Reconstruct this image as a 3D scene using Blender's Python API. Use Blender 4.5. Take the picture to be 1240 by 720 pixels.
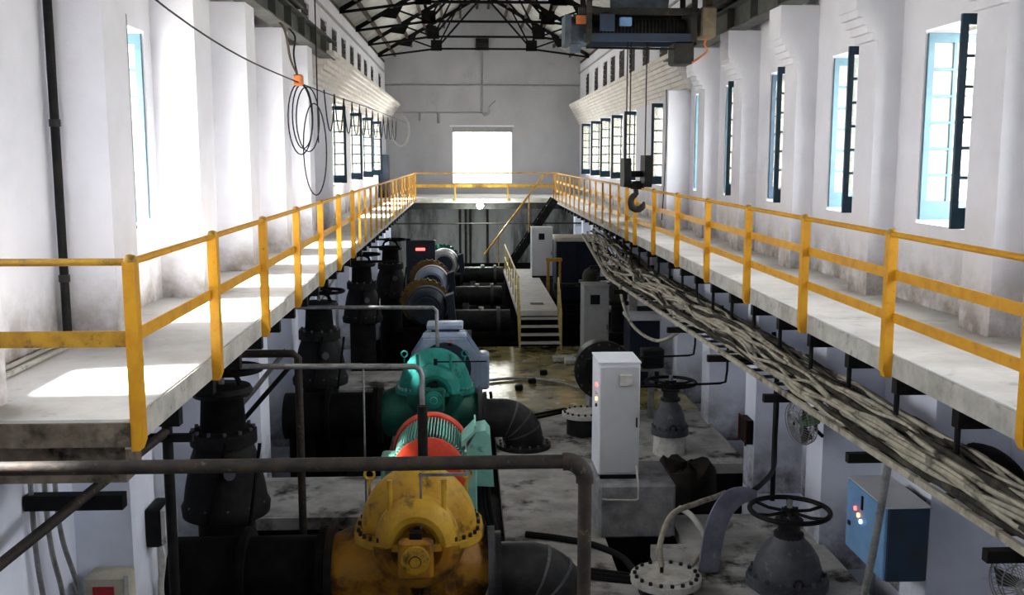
import bpy, math, random
from mathutils import Vector, Matrix
random.seed(7)
sc = bpy.context.scene
for o in list(bpy.data.objects): bpy.data.objects.remove(o)
COL = sc.collection
PI = math.pi

# ------------------------------------------------------------------ camera
cam_d = bpy.data.cameras.new('camera'); cam = bpy.data.objects.new('camera', cam_d); COL.objects.link(cam)
cam_d.sensor_fit = 'HORIZONTAL'; cam_d.sensor_width = 36.0
FPX = 1220.0
cam_d.lens = 36.0*FPX/1240.0
cam_d.clip_end = 400; cam_d.clip_start = 0.05
vv = Vector(((565-620)/FPX, (360-190)/FPX, -1)).normalized()
zz = Vector((0, -vv.z, vv.y)).normalized()
xx = vv.cross(zz)
rot = Matrix((xx, vv, zz))          # columns of camera->world are rows here
cam.matrix_world = Matrix.Translation((0, 0, 4.65)) @ rot.to_4x4()
sc.camera = cam

# ------------------------------------------------------------------ world, light, exposure
w = bpy.data.worlds.new('overcast_sky'); sc.world = w; w.use_nodes = True
bg = w.node_tree.nodes['Background']
bg.inputs[0].default_value = (0.93, 0.97, 1.0, 1); bg.inputs[1].default_value = 8.0
sc.view_settings.view_transform = 'Standard'; sc.view_settings.look = 'None'
sc.view_settings.gamma = 1.0; sc.view_settings.use_curve_mapping = False
sc.view_settings.exposure = 0.54

sl = bpy.data.lights.new('sun', 'SUN'); sl.energy = 44.0; sl.angle = math.radians(7); sl.color = (1, .985, .96)
sun = bpy.data.objects.new('sun', sl); COL.objects.link(sun)
sun.rotation_euler = Vector((1, .12, -1.62)).to_track_quat('-Z', 'Y').to_euler()

def portal(loc, rot, sx, sy):
    l = bpy.data.lights.new('window_daylight', 'AREA'); l.shape = 'RECTANGLE'; l.size = sx; l.size_y = sy
    l.cycles.is_portal = True
    o = bpy.data.objects.new('window_daylight', l); COL.objects.link(o); o.location = loc; o.rotation_euler = rot

# ------------------------------------------------------------------ materials
def mat(name, c1, c2=None, rough=0.6, metal=0.0, scale=3.0, lo=0.4, hi=0.65, c3=None, s3=1.0, lo3=0.55, hi3=0.7,
        bump=0.0, bscale=30.0, emit=None, estr=0.0, stretch=None, wet=None, coat=0.0, spec=.35, stain=None):
    m = bpy.data.materials.new(name); m.use_nodes = True; nt = m.node_tree; N = nt.nodes; L = nt.links
    b = N['Principled BSDF']; b.inputs['Roughness'].default_value = rough; b.inputs['Metallic'].default_value = metal
    b.inputs['Specular IOR Level'].default_value = spec
    if coat: b.inputs['Coat Weight'].default_value = coat
    b.inputs['Base Color'].default_value = (*c1, 1)
    geo = N.new('ShaderNodeNewGeometry'); src = geo.outputs['Position']
    if stretch:
        mp = N.new('ShaderNodeMapping'); mp.inputs['Scale'].default_value = stretch; L.new(src, mp.inputs[0]); src = mp.outputs[0]
    def nramp(sc_, lo_, hi_, det=6):
        n = N.new('ShaderNodeTexNoise'); n.inputs['Scale'].default_value = sc_; n.inputs['Detail'].default_value = det
        n.inputs['Roughness'].default_value = 0.65
        L.new(src, n.inputs['Vector']); r = N.new('ShaderNodeMapRange'); r.inputs[1].default_value = lo_; r.inputs[2].default_value = hi_
        L.new(n.outputs['Fac'], r.inputs[0]); return r.outputs[0]
    col = None
    if c2:
        mx = N.new('ShaderNodeMix'); mx.data_type = 'RGBA'; mx.inputs[6].default_value = (*c1, 1); mx.inputs[7].default_value = (*c2, 1)
        L.new(nramp(scale, lo, hi), mx.inputs[0]); col = mx.outputs[2]
    if c3:
        mx = N.new('ShaderNodeMix'); mx.data_type = 'RGBA'; mx.inputs[7].default_value = (*c3, 1)
        if col: L.new(col, mx.inputs[6])
        else: mx.inputs[6].default_value = (*c1, 1)
        L.new(nramp(s3, lo3, hi3), mx.inputs[0]); col = mx.outputs[2]
    if stain:   # splashed dirt band: (z bottom, z top, colour)
        sx = N.new('ShaderNodeSeparateXYZ'); L.new(geo.outputs['Position'], sx.inputs[0])
        r = N.new('ShaderNodeMapRange'); r.inputs[1].default_value = stain[0]; r.inputs[2].default_value = stain[1]; r.inputs[3].default_value = 1; r.inputs[4].default_value = 0
        L.new(sx.outputs[2], r.inputs[0]); mu = N.new('ShaderNodeMath'); mu.operation = 'MULTIPLY'
        L.new(r.outputs[0], mu.inputs[0]); L.new(nramp(2.6, .3, .62), mu.inputs[1])
        ge = N.new('ShaderNodeMath'); ge.operation = 'GREATER_THAN'; ge.inputs[1].default_value = stain[0]-.02; L.new(sx.outputs[2], ge.inputs[0])
        m2 = N.new('ShaderNodeMath'); m2.operation = 'MULTIPLY'; L.new(mu.outputs[0], m2.inputs[0]); L.new(ge.outputs[0], m2.inputs[1])
        mx = N.new('ShaderNodeMix'); mx.data_type = 'RGBA'; mx.inputs[7].default_value = (*stain[2], 1)
        if col: L.new(col, mx.inputs[6])
        else: mx.inputs[6].default_value = (*c1, 1)
        L.new(m2.outputs[0], mx.inputs[0]); col = mx.outputs[2]
    if col: L.new(col, b.inputs['Base Color'])
    if bump:
        n = N.new('ShaderNodeTexNoise'); n.inputs['Scale'].default_value = bscale; n.inputs['Detail'].default_value = 5
        L.new(src, n.inputs['Vector'])
        bp = N.new('ShaderNodeBump'); bp.inputs['Strength'].default_value = bump; bp.inputs['Distance'].default_value = 0.02
        L.new(n.outputs['Fac'], bp.inputs['Height']); L.new(bp.outputs[0], b.inputs['Normal'])
    if wet:   # puddles: (scale, lo, hi, rough)
        r = N.new('ShaderNodeMapRange'); L.new(nramp(wet[0], wet[1], wet[2], 3), r.inputs[0])
        r.inputs[3].default_value = rough; r.inputs[4].default_value = wet[3]; L.new(r.outputs[0], b.inputs['Roughness'])
    if emit:
        b.inputs['Emission Color'].default_value = (*emit, 1); b.inputs['Emission Strength'].default_value = estr
    return m

M = {}
M['white'] = mat('whitewash', (.79,.79,.845), (.70,.70,.75), .9, scale=1.3, lo=.42, hi=.75, c3=(.42,.40,.38), s3=.55, lo3=.66, hi3=.92, bump=.15, bscale=14, spec=.15, stain=(3.05,3.75,(.26,.23,.19)))
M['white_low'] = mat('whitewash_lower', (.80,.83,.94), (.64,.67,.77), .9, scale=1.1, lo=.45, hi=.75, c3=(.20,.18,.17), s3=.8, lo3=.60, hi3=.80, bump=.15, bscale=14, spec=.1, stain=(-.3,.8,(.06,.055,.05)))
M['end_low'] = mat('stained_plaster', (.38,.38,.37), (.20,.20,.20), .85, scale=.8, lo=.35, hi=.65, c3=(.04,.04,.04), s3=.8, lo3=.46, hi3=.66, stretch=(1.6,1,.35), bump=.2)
M['end_up'] = mat('greyed_plaster', (.46,.46,.485), (.36,.36,.38), .85, scale=.7, lo=.4, hi=.75, c3=(.22,.22,.22), s3=.5, lo3=.62, hi3=.85, stretch=(1,1,.6), bump=.1)
M['brick'] = mat('limewashed_brick', (.80,.77,.74), (.66,.60,.55), .9, scale=2.0, lo=.4, hi=.7, c3=(.42,.33,.26), s3=3, lo3=.6, hi3=.8, bump=.5, bscale=9)
M['deck'] = mat('deck_concrete', (.66,.65,.63), (.50,.49,.47), .8, spec=.15, scale=1.8, lo=.4, hi=.7, c3=(.30,.29,.27), s3=4, lo3=.6, hi3=.8, bump=.15, bscale=25)
M['deck_edge'] = mat('deck_edge_concrete', (.54,.52,.47), (.32,.30,.26), .9, spec=.1, scale=3, lo=.4, hi=.7, c3=(.14,.12,.10), s3=5, lo3=.58, hi3=.75, bump=.4, bscale=18)
M['deck_dirty'] = mat('dirty_edge_concrete', (.22,.18,.14), (.10,.08,.06), .9, scale=5, lo=.35, hi=.65, c3=(.02,.017,.014), s3=4, lo3=.5, hi3=.68, bump=.4, bscale=18, spec=.1)
M['floor'] = mat('worn_concrete_floor', (.50,.49,.465), (.25,.24,.225), .8, scale=1.6, lo=.38, hi=.66, c3=(.03,.028,.026), s3=1.2, lo3=.53, hi3=.64, bump=.3, bscale=12, spec=.12)
M['floor_wet'] = mat('wet_concrete_floor', (.48,.41,.15), (.15,.125,.05), .4, scale=1.6, lo=.38, hi=.66, c3=(.02,.02,.018), s3=1.3, lo3=.55, hi3=.7, bump=.05, bscale=4, wet=(.9,.34,.46,.17), spec=1.0)  # wet concrete; the yellow reflection is also put into the base colour
M['floor_dark'] = mat('oily_floor', (.006,.006,.006), (.016,.015,.014), .9, scale=2.0, bump=.2, spec=0)  # near-black colour stands in for the deep shade of the pit
M['block'] = mat('plinth_concrete', (.32,.32,.34), (.15,.15,.16), .85, scale=5, lo=.35, hi=.7, bump=.3, bscale=30, spec=.08)
M['yellow'] = mat('yellow_paint', (.70,.34,.014), (.56,.23,.008), .5, scale=6, lo=.45, hi=.75, c3=(.18,.08,.02), s3=14, lo3=.64, hi3=.74, bump=.05)
M['yellow_old'] = mat('worn_yellow_paint', (.50,.27,.02), (.28,.13,.015), .5, scale=6, lo=.4, hi=.7, c3=(.08,.04,.02), s3=9, lo3=.56, hi3=.7)
M['pale_yellow'] = mat('pale_yellow_paint', (.62,.50,.20), (.40,.30,.10), .55, scale=6)
M['rust_pipe'] = mat('rusty_pipe', (.026,.023,.021), (.06,.042,.03), .65, spec=.2, scale=9, lo=.45, hi=.7, c3=(.17,.13,.10), s3=14, lo3=.62, hi3=.72, bump=.2)
M['black'] = mat('black_iron', (.007,.007,.008), (.016,.015,.014), .55, scale=6, bump=.1, spec=.12)
M['iron'] = mat('cast_iron', (.012,.012,.013), (.040,.038,.037), .5, scale=4, lo=.4, hi=.75, bump=.15, spec=.2)
M['iron_dusty'] = mat('dusty_cast_iron', (.085,.088,.105), (.030,.030,.032), .5, spec=.3, scale=3, lo=.42, hi=.7, c3=(.22,.20,.17), s3=7, lo3=.6, hi3=.78, bump=.15)
M['soot'] = mat('soot_black_iron', (.004,.004,.0045), (.009,.009,.009), .7, scale=5, bump=.15, spec=.06)  # iron darkened to near-black; the pit's shade is put into the colour
M['soot_iron'] = mat('grimy_iron', (.007,.007,.008), (.022,.021,.021), .6, scale=4, lo=.45, hi=.75, bump=.15, spec=.12)  # darkened iron; shade under the left gallery is painted into it
M['galv'] = mat('galvanised_pipe', (.34,.34,.34), (.18,.18,.18), .4, metal=.5, scale=8)
M['steel_dark'] = mat('dark_steel', (.020,.021,.021), (.045,.042,.036), .6, spec=.15, scale=3, c3=(.13,.09,.06), s3=5, lo3=.6, hi3=.78)
M['girder'] = mat('girder_paint', (.055,.06,.055), (.11,.11,.095), .65, metal=.1, scale=2.2, c3=(.16,.12,.08), s3=4, lo3=.6, hi3=.75)
M['truss'] = mat('truss_black', (.008,.008,.008), (.014,.013,.012), .7, scale=4, spec=.08)
M['sheet'] = mat('roof_sheet', (.52,.52,.50), (.40,.39,.36), .6, metal=.0, scale=1.2, c3=(.26,.20,.15), s3=1.4, lo3=.6, hi3=.8)
M['purlin'] = mat('brown_purlin', (.10,.065,.045), (.05,.035,.03), .7, scale=4)
M['paleblue'] = mat('pale_blue_paint', (.11,.21,.27), (.085,.17,.22), .5, scale=5)
M['navy'] = mat('navy_window_paint', (.010,.035,.065), (.02,.055,.09), .4, scale=5)  # darker copy of the leaf blue, with its backlit shade in the colour
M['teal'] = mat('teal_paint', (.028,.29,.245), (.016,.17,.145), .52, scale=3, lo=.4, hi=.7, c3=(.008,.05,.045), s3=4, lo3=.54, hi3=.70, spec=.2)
M['teal_light'] = mat('light_teal_paint', (.24,.55,.47), (.18,.42,.36), .42, scale=4, c3=(.05,.14,.12), s3=6, lo3=.62, hi3=.76)
M['red'] = mat('red_paint', (.80,.075,.03), (.60,.04,.02), .4, scale=5)
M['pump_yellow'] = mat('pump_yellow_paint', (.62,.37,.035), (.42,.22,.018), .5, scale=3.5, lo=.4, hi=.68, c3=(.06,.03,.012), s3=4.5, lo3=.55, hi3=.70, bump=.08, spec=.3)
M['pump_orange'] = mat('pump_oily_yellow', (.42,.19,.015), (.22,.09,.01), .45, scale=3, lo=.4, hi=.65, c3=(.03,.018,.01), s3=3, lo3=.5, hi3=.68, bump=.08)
M['bluegrey'] = mat('blue_grey_paint', (.34,.42,.56), (.24,.30,.41), .42, scale=3, c3=(.08,.09,.12), s3=5, lo3=.6, hi3=.75)
M['steel_blue'] = mat('weathered_blue_steel', (.10,.13,.17), (.055,.065,.075), .55, scale=4, c3=(.14,.08,.04), s3=5, lo3=.6, hi3=.75, spec=.2)
M['dirty_cream'] = mat('dirty_cream_paint', (.30,.25,.17), (.20,.16,.11), .6, scale=4, spec=.2)
M['motor_dark'] = mat('dark_blue_motor', (.020,.035,.060), (.012,.016,.025), .45, scale=3)
M['brown'] = mat('ochre_brown_paint', (.23,.13,.035), (.12,.065,.02), .6, scale=5, bump=.2)
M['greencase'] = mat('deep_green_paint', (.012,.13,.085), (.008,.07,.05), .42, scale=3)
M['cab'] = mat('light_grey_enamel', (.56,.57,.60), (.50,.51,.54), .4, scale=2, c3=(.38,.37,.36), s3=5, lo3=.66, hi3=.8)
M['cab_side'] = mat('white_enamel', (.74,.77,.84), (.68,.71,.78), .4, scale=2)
M['cab_mid'] = mat('mid_grey_enamel', (.33,.33,.34), (.27,.27,.27), .45, scale=3)
M['blackpane'] = mat('dark_display', (.010,.011,.013), None, .2)
M['bluebox'] = mat('blue_enamel', (.17,.33,.56), (.13,.26,.46), .42, scale=3, c3=(.30,.30,.30), s3=7, lo3=.7, hi3=.8)
M['bluebox_dk'] = mat('dark_blue_enamel', (.022,.045,.085), (.03,.035,.05), .45, scale=3)
M['navybox'] = mat('navy_enamel', (.008,.013,.028), (.012,.016,.024), .5, scale=3, spec=.15)
M['cream'] = mat('cream_paint', (.55,.52,.42), (.40,.37,.29), .6, scale=4)
M['offwhite'] = mat('off_white_plate', (.60,.59,.56), (.40,.38,.34), .6, scale=7, c3=(.15,.13,.11), s3=8, lo3=.6, hi3=.75)
M['cable'] = mat('dusty_cable', (.45,.41,.33), (.23,.205,.165), .85, spec=.1, scale=6, lo=.4, hi=.7, c3=(.035,.03,.027), s3=3, lo3=.56, hi3=.7)
M['cable2'] = mat('dark_cable', (.03,.026,.022), (.10,.09,.07), .85, spec=.1, scale=4, lo=.45, hi=.7)
M['rubber'] = mat('black_rubber', (.008,.008,.008), None, .6, spec=.15)
M['hose'] = mat('lilac_grey_layflat_hose', (.25,.25,.33), (.15,.15,.21), .45, scale=4, c3=(.42,.42,.48), s3=5, lo3=.6, hi3=.72, bump=.15)
M['tarp'] = mat('dark_tarpaulin', (.020,.017,.014), (.008,.007,.006), .7, spec=.1, scale=3, bump=.5, bscale=5)
M['green_fan'] = mat('green_plastic', (.10,.26,.08), None, .5)
M['orange'] = mat('orange_clamp', (.65,.20,.06), (.4,.12,.05), .6, scale=8)
M['dull_red'] = mat('dull_red_paint', (.10,.02,.016), (.05,.015,.012), .6, scale=8, spec=.1)
M['redlabel'] = mat('red_label', (.45,.02,.03), (.30,.015,.02), .5, scale=30)
M['ground'] = mat('yard_ground', (.42,.40,.36), (.34,.33,.28), .9, scale=.5)
M['hole'] = mat('louvre_brown', (.045,.030,.024), (.02,.016,.014), .7, scale=6)
M['led_red'] = mat('led_red', (.2,.01,.01), None, .4, emit=(1,.06,.05), estr=5)
M['led_orange'] = mat('led_orange', (.3,.08,.01), None, .4, emit=(1,.35,.08), estr=5)
M['led_blue'] = mat('led_blue', (.05,.1,.3), None, .4, emit=(.35,.6,1), estr=5)
M['bulb'] = mat('lit_bulb', (1,1,1), None, .4, emit=(.93,1,.96), estr=40)
def glass(name, tint, dust, k):
    m = bpy.data.materials.new(name); m.use_nodes = True; nt = m.node_tree; N = nt.nodes; L = nt.links
    N.remove(N['Principled BSDF']); out = N['Material Output']
    t = N.new('ShaderNodeBsdfTransparent'); t.inputs[0].default_value = (*tint, 1)
    d = N.new('ShaderNodeBsdfTranslucent'); d.inputs[0].default_value = (*dust, 1)
    g = N.new('ShaderNodeBsdfGlossy'); g.inputs['Roughness'].default_value = .08
    a = N.new('ShaderNodeMixShader'); a.inputs[0].default_value = k; L.new(t.outputs[0], a.inputs[1]); L.new(d.outputs[0], a.inputs[2])
    fr = N.new('ShaderNodeFresnel'); fr.inputs[0].default_value = 1.35
    c = N.new('ShaderNodeMixShader'); L.new(fr.outputs[0], c.inputs[0]); L.new(a.outputs[0], c.inputs[1]); L.new(g.outputs[0], c.inputs[2])
    L.new(c.outputs[0], out.inputs[0]); return m
M['glass'] = glass('dusty_window_glass', (.94,.94,.92), (.95,.88,.72), .24)

# ------------------------------------------------------------------ mesh helpers
class MB:
    def __init__(s): s.v = []; s.f = []
    def add(s, vs, fs):
        n = len(s.v); s.v += [tuple(p) for p in vs]; s.f += [tuple(n+i for i in f) for f in fs]; return s
    def box(s, x0, x1, y0, y1, z0, z1):
        return s.add([(x0,y0,z0),(x1,y0,z0),(x1,y1,z0),(x0,y1,z0),(x0,y0,z1),(x1,y0,z1),(x1,y1,z1),(x0,y1,z1)],
            [(3,2,1,0),(4,5,6,7),(0,1,5,4),(1,2,6,5),(2,3,7,6),(3,0,4,7)])
    def cbox(s, x0, x1, y0, y1, z0, z1, c=.02):
        """box with chamfered vertical and top edges"""
        def ring(z, i):
            a, b, e, g = x0+i, x1-i, y0+i, y1-i
            k = c
            return [(a+k,e,z),(b-k,e,z),(b,e+k,z),(b,g-k,z),(b-k,g,z),(a+k,g,z),(a,g-k,z),(a,e+k,z)]
        vs = ring(z0+c, 0)+ring(z1-c, 0)+ring(z1, c)+ring(z0, c)
        fs = []
        for i in range(8):
            j = (i+1) % 8
            fs += [(i, j, 8+j, 8+i), (8+i, 8+j, 16+j, 16+i), (24+i, 24+j, j, i)]
        fs += [tuple(range(16, 24)), tuple(reversed(range(24, 32)))]
        return s.add(vs, fs)
    def bar(s, p0, p1, w, h, up=(0,0,1)):
        p0 = Vector(p0); p1 = Vector(p1); d = (p1-p0).normalized(); up = Vector(up)
        if abs(d.dot(up)) > .98: up = Vector((0,1,0))
        r = d.cross(up).normalized(); u = r.cross(d).normalized()
        vs = []
        for p in (p0, p1):
            for a, b in ((-1,-1),(1,-1),(1,1),(-1,1)): vs.append(p+r*a*w/2+u*b*h/2)
        return s.add(vs, [(0,1,2,3),(7,6,5,4),(0,4,5,1),(1,5,6,2),(2,6,7,3),(3,7,4,0)])
    def cyl(s, p0, p1, r, r2=None, n=14):
        p0 = Vector(p0); p1 = Vector(p1); r2 = r if r2 is None else r2
        d = (p1-p0).normalized(); a = Vector((0,0,1)) if abs(d.z) < .9 else Vector((1,0,0))
        u = d.cross(a).normalized(); v = d.cross(u).normalized()
        vs = [p0+(u*math.cos(2*PI*i/n)+v*math.sin(2*PI*i/n))*r for i in range(n)]
        vs += [p1+(u*math.cos(2*PI*i/n)+v*math.sin(2*PI*i/n))*r2 for i in range(n)]
        fs = [(i, i+n, (i+1) % n+n, (i+1) % n) for i in range(n)]
        fs += [tuple(range(n)), tuple(reversed(range(n, 2*n)))]
        return s.add(vs, fs)
    def tube(s, pts, r, n=8, closed=False, flat=1.0):
        pts = [Vector(p) for p in pts]; m = len(pts); vs = []; fs = []; u = None
        for i, p in enumerate(pts):
            if closed: d = pts[(i+1) % m]-pts[i-1]
            else: d = pts[min(i+1, m-1)]-pts[max(i-1, 0)]
            d.normalize()
            if u is None:
                a = Vector((0,0,1)) if abs(d.z) < .9 else Vector((1,0,0)); u = d.cross(a).normalized()
            u = (u-d*u.dot(d)).normalized(); v = d.cross(u)
            rr = r[i] if isinstance(r, (list, tuple)) else r
            vs += [p+(u*math.cos(2*PI*k/n)+v*math.sin(2*PI*k/n)*flat)*rr for k in range(n)]
        for i in range(m if closed else m-1):
            j = (i+1) % m
            for k in range(n):
                l = (k+1) % n; fs.append((i*n+k, i*n+l, j*n+l, j*n+k))
        if not closed: fs += [tuple(reversed(range(n))), tuple(range((m-1)*n, m*n))]
        return s.add(vs, fs)
    def lathe(s, prof, org, axis='z', n=28, a0=0, a1=2*PI, sx=1.0, cap=True):
        """prof: (h, r) along axis; angle measured so that pi/2 is up for axis y"""
        org = Vector(org); full = abs(a1-a0) > 2*PI-.001; k = n if full else n+1; vs = []; fs = []
        for h, r in prof:
            for i in range(k):
                a = a0+(a1-a0)*i/n; c, t = math.cos(a)*r, math.sin(a)*r
                q = (c*sx, t, h) if axis == 'z' else ((c*sx, h, t) if axis == 'y' else (h, c*sx, t))
                vs.append(org+Vector(q))
        m = len(prof)
        for j in range(m-1):
            for i in range(n):
                l = (i+1) % k
                f = (j*k+i, j*k+l, (j+1)*k+l, (j+1)*k+i)
                fs.append(f if axis != 'y' else tuple(reversed(f)))
        if cap and full:
            f0 = tuple(range(k)); f1 = tuple(range((m-1)*k, m*k))
            fs += [tuple(reversed(f0)), f1] if axis != 'y' else [f0, tuple(reversed(f1))]
        if not full:
            e0 = [j*k for j in range(m)]; e1 = [j*k+k-1 for j in range(m)]
            fs += [tuple(e0), tuple(reversed(e1))]
        return s.add(vs, fs)
    def torus(s, c, R, r, axis='z', n=28, k=7, a0=0, a1=2*PI):
        pts = []
        full = abs(a1-a0) > 2*PI-.001
        for i in range(n if full else n+1):
            a = a0+(a1-a0)*i/n; p, q = math.cos(a)*R, math.sin(a)*R
            pts.append(Vector(c)+Vector((p,q,0) if axis == 'z' else ((p,0,q) if axis == 'y' else (0,p,q))))
        return s.tube(pts, r, k, closed=full)
    def prism(s, poly, t0, t1, axis='y'):
        """poly in the two other axes: y->(x,z), x->(y,z), z->(x,y)"""
        n = len(poly)
        P = lambda a, b, t: (a,t,b) if axis == 'y' else ((t,a,b) if axis == 'x' else (a,b,t))
        vs = [P(a,b,t0) for a,b in poly]+[P(a,b,t1) for a,b in poly]
        fs = [(i, (i+1) % n, (i+1) % n+n, i+n) for i in range(n)]+[tuple(reversed(range(n))), tuple(range(n, 2*n))]
        return s.add(vs, fs)
    def build(s, name, m, parent=None, sharp=38, loc=None):
        me = bpy.data.meshes.new(name)
        off = WL.get(parent.name, Vector((0,0,0))) if parent else Vector((0,0,0))
        if loc is not None: off = Vector(loc)
        me.from_pydata([(x-off.x, y-off.y, z-off.z) for x,y,z in s.v], [], s.f)
        import bmesh
        bm = bmesh.new(); bm.from_mesh(me); bmesh.ops.recalc_face_normals(bm, faces=bm.faces); bm.to_mesh(me); bm.free()
        me.polygons.foreach_set('use_smooth', [True]*len(me.polygons))
        me.set_sharp_from_angle(angle=math.radians(sharp))
        me.materials.append(M[m] if isinstance(m, str) else m)
        o = bpy.data.objects.new(name, me); COL.objects.link(o)
        if parent: o.parent = parent; WL[o.name] = off
        elif loc is not None: o.location = loc; WL[o.name] = Vector(loc)
        else: WL[o.name] = Vector((0,0,0))
        return o
WL = {}
def tag(o, label=None, cat=None, group=None, kind=None):
    if label: o['label'] = label
    if cat: o['category'] = cat
    if group: o['group'] = group
    if kind: o['kind'] = kind
    return o
def thing(name, loc, label, cat, group=None, kind=None):
    o = bpy.data.objects.new(name, None); COL.objects.link(o); o.location = loc; o.empty_display_size = .2
    WL[o.name] = Vector(loc); return tag(o, label, cat, group, kind)
def copy_tree(o, parent=None):
    c = o.copy(); COL.objects.link(c); c.parent = parent
    for ch in list(o.children): copy_tree(ch, c)
    return c
def struct(o, label=None, cat=None): return tag(o, label, cat, kind='structure')
def shape(name, m, parent, fn, *a, **k):
    b = MB(); getattr(b, fn)(*a, **k); return b.build(name, m, parent)
def bolts(mb, c, R, n, r, h, axis='z'):
    for i in range(n):
        a = 2*PI*(i+.5)/n; p, q = math.cos(a)*R, math.sin(a)*R
        d = Vector((p,q,0) if axis == 'z' else ((p,0,q) if axis == 'y' else (0,p,q)))
        e = Vector((0,0,h) if axis == 'z' else ((0,-h,0) if axis == 'y' else (h,0,0)))
        mb.cyl(Vector(c)+d, Vector(c)+d+e, r, n=6)
def arc(c, R, a0, a1, n, plane='xz'):
    o = []
    for i in range(n+1):
        a = a0+(a1-a0)*i/n; p, q = math.cos(a)*R, math.sin(a)*R
        o.append((c[0]+p, c[1], c[2]+q) if plane == 'xz' else ((c[0]+p, c[1]+q, c[2]) if plane == 'xy' else (c[0], c[1]+p, c[2]+q)))
    return o
def spline(pts, k=6):
    P = [Vector(p) for p in pts]; P = [P[0]*2-P[1]]+P+[P[-1]*2-P[-2]]; out = []
    for i in range(1, len(P)-2):
        for j in range(k):
            t = j/k; a, b, c, d = P[i-1], P[i], P[i+1], P[i+2]
            out.append(.5*((2*b)+(c-a)*t+(2*a-5*b+4*c-d)*t*t+(3*b-a-3*c+d)*t**3))
    out.append(P[-2]); return out

# ================================================================== THE SETTING
XL, XR = -3.5, 4.95           # inner wall planes
DL, DR = -2.09, 3.50          # deck edges
ZD = 3.05                     # gallery deck top
YE = 44.5                     # end wall
YN = -3.0
EAVE, RIDGE = 8.65, 11.05
XC = (XL+XR)/2
LP = [(.9,1.5),(3.6,4.2),(5.95,6.6),(8.75,9.36),(11.65,12.25),(14.35,14.95),(17.1,17.7),(19.8,20.4)]
RP = [(.3,.85),(3.1,3.65),(5.9,6.45),(8.7,9.25),(11.5,12.05),(14.3,14.85),(17.15,17.7),(19.85,20.4)]
WZ0, WZ1 = 3.93, 6.0
def wall_cells(mb, x0, x1, ya, yb, za, zb, ops, axis='y'):
    ys = sorted({ya, yb}|{c for o in ops for c in o[:2] if ya < c < yb})
    for a, b in zip(ys, ys[1:]):
        mid = (a+b)/2; cuts = sorted([(o[2], o[3]) for o in ops if o[0] < mid < o[1]]); z = za
        for c0, c1 in cuts+[(zb, zb)]:
            if c0 > z+1e-4:
                if axis == 'y': mb.box(x0, x1, a, b, z, c0)
                else: mb.box(a, b, x0, x1, z, c0)
            z = max(z, c1)
LW = [(6.72,7.55) if 6 < b < 7 else (b+.4, b+2.04) if 9 < b < 10 else (b+.18, b+1.5) for a, b in LP if b < 20]+[(26.9,28.5),(31.0,32.6),(34.6,36.2),(38.2,39.8)]
RW = [(b+.15, b+1.68) for a, b in RP if b < 20]+[(20.9,22.0),(25.2,26.6),(29.6,31.0),(32.2,33.6),(34.9,36.3),(37.6,39.0),(40.6,42.0)]
CZ0, CZ1 = 7.12, 8.02
LC = [19.6,22.8,25.7,27.75,29.8,31.9,34.0,36.1,38.6,41.9]
RC = [22.9,25.7,28.2,30.6,32.6,34.6,36.5,39.0,41.8]
ZF = -1.6
def side_wall(name, xi, s, wins, cl):
    ops = [(a,b,WZ0,WZ1) for a,b in wins]+[(c-.55,c+.55,CZ0,CZ1) for c in cl]
    mb = MB(); wall_cells(mb, min(xi,xi+s*.4), max(xi,xi+s*.4), YN, YE+.4, ZD-.3, EAVE, ops)
    o = mb.build(name, 'white'); struct(o, f'whitewashed {"left" if s<0 else "right"} hall wall with a row of tall windows', 'wall')
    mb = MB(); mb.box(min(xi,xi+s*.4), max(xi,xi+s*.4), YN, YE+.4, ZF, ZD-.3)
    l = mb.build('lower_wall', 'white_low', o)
    return o
wl = side_wall('wall_left', XL, -1, LW, LC)
wr = side_wall('wall_right', XR, 1, RW, RC)
# blind clerestory openings closed by brown louvre boards
for wobj, xi, s, cl in ((wl, XL, -1, LC), (wr, XR, 1, RC)):
    for c in cl:
        b = MB(); b.box(min(xi+s*.05, xi+s*.1), max(xi+s*.05, xi+s*.1), c-.55, c+.55, CZ0, CZ1)
        for k in range(5):
            z = CZ0+.08+k*.16; b.bar((xi+s*.03, c-.55, z), (xi+s*.03, c+.55, z), .03, .12)
        b.build('vent_shutter', 'hole', wobj)
# pilasters above and columns below
for (a, b) in LP:
    m = MB(); m.box(XL-.02, -3.02, a, b, ZD, 6.75); m.build('pilaster', 'white', wl)
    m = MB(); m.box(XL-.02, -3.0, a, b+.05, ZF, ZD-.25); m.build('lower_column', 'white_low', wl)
for (a, b) in RP:
    m = MB(); m.box(4.66, XR+.02, a, b, ZD, 5.96)
    for k in range(4): m.box(4.66-.06*(k+1), XR+.02, a, b, 5.96+.085*k, 5.96+.085*(k+1))
    m.box(4.40, XR+.02, a, b, 6.30, 6.75); m.build('pilaster', 'white', wr)
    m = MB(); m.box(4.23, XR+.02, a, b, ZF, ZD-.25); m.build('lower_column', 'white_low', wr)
for wobj, x0, x1 in ((wl, XL-.02, -3.02), (wr, 4.45, XR+.02)):
    m = MB(); m.box(x0, x1, 22.4, 23.0, ZD, 6.1); m.build('pilaster', 'white', wobj)
    for y in (23.2, 26, 28.8, 31.6, 34.4, 37.2, 40):
        m = MB(); m.box(x0 if x0 < 0 else 4.3, x1 if x1 > 0 else -3.05, y, y+.55, ZF, ZD-.25); m.build('lower_column', 'white_low', wobj)
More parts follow.
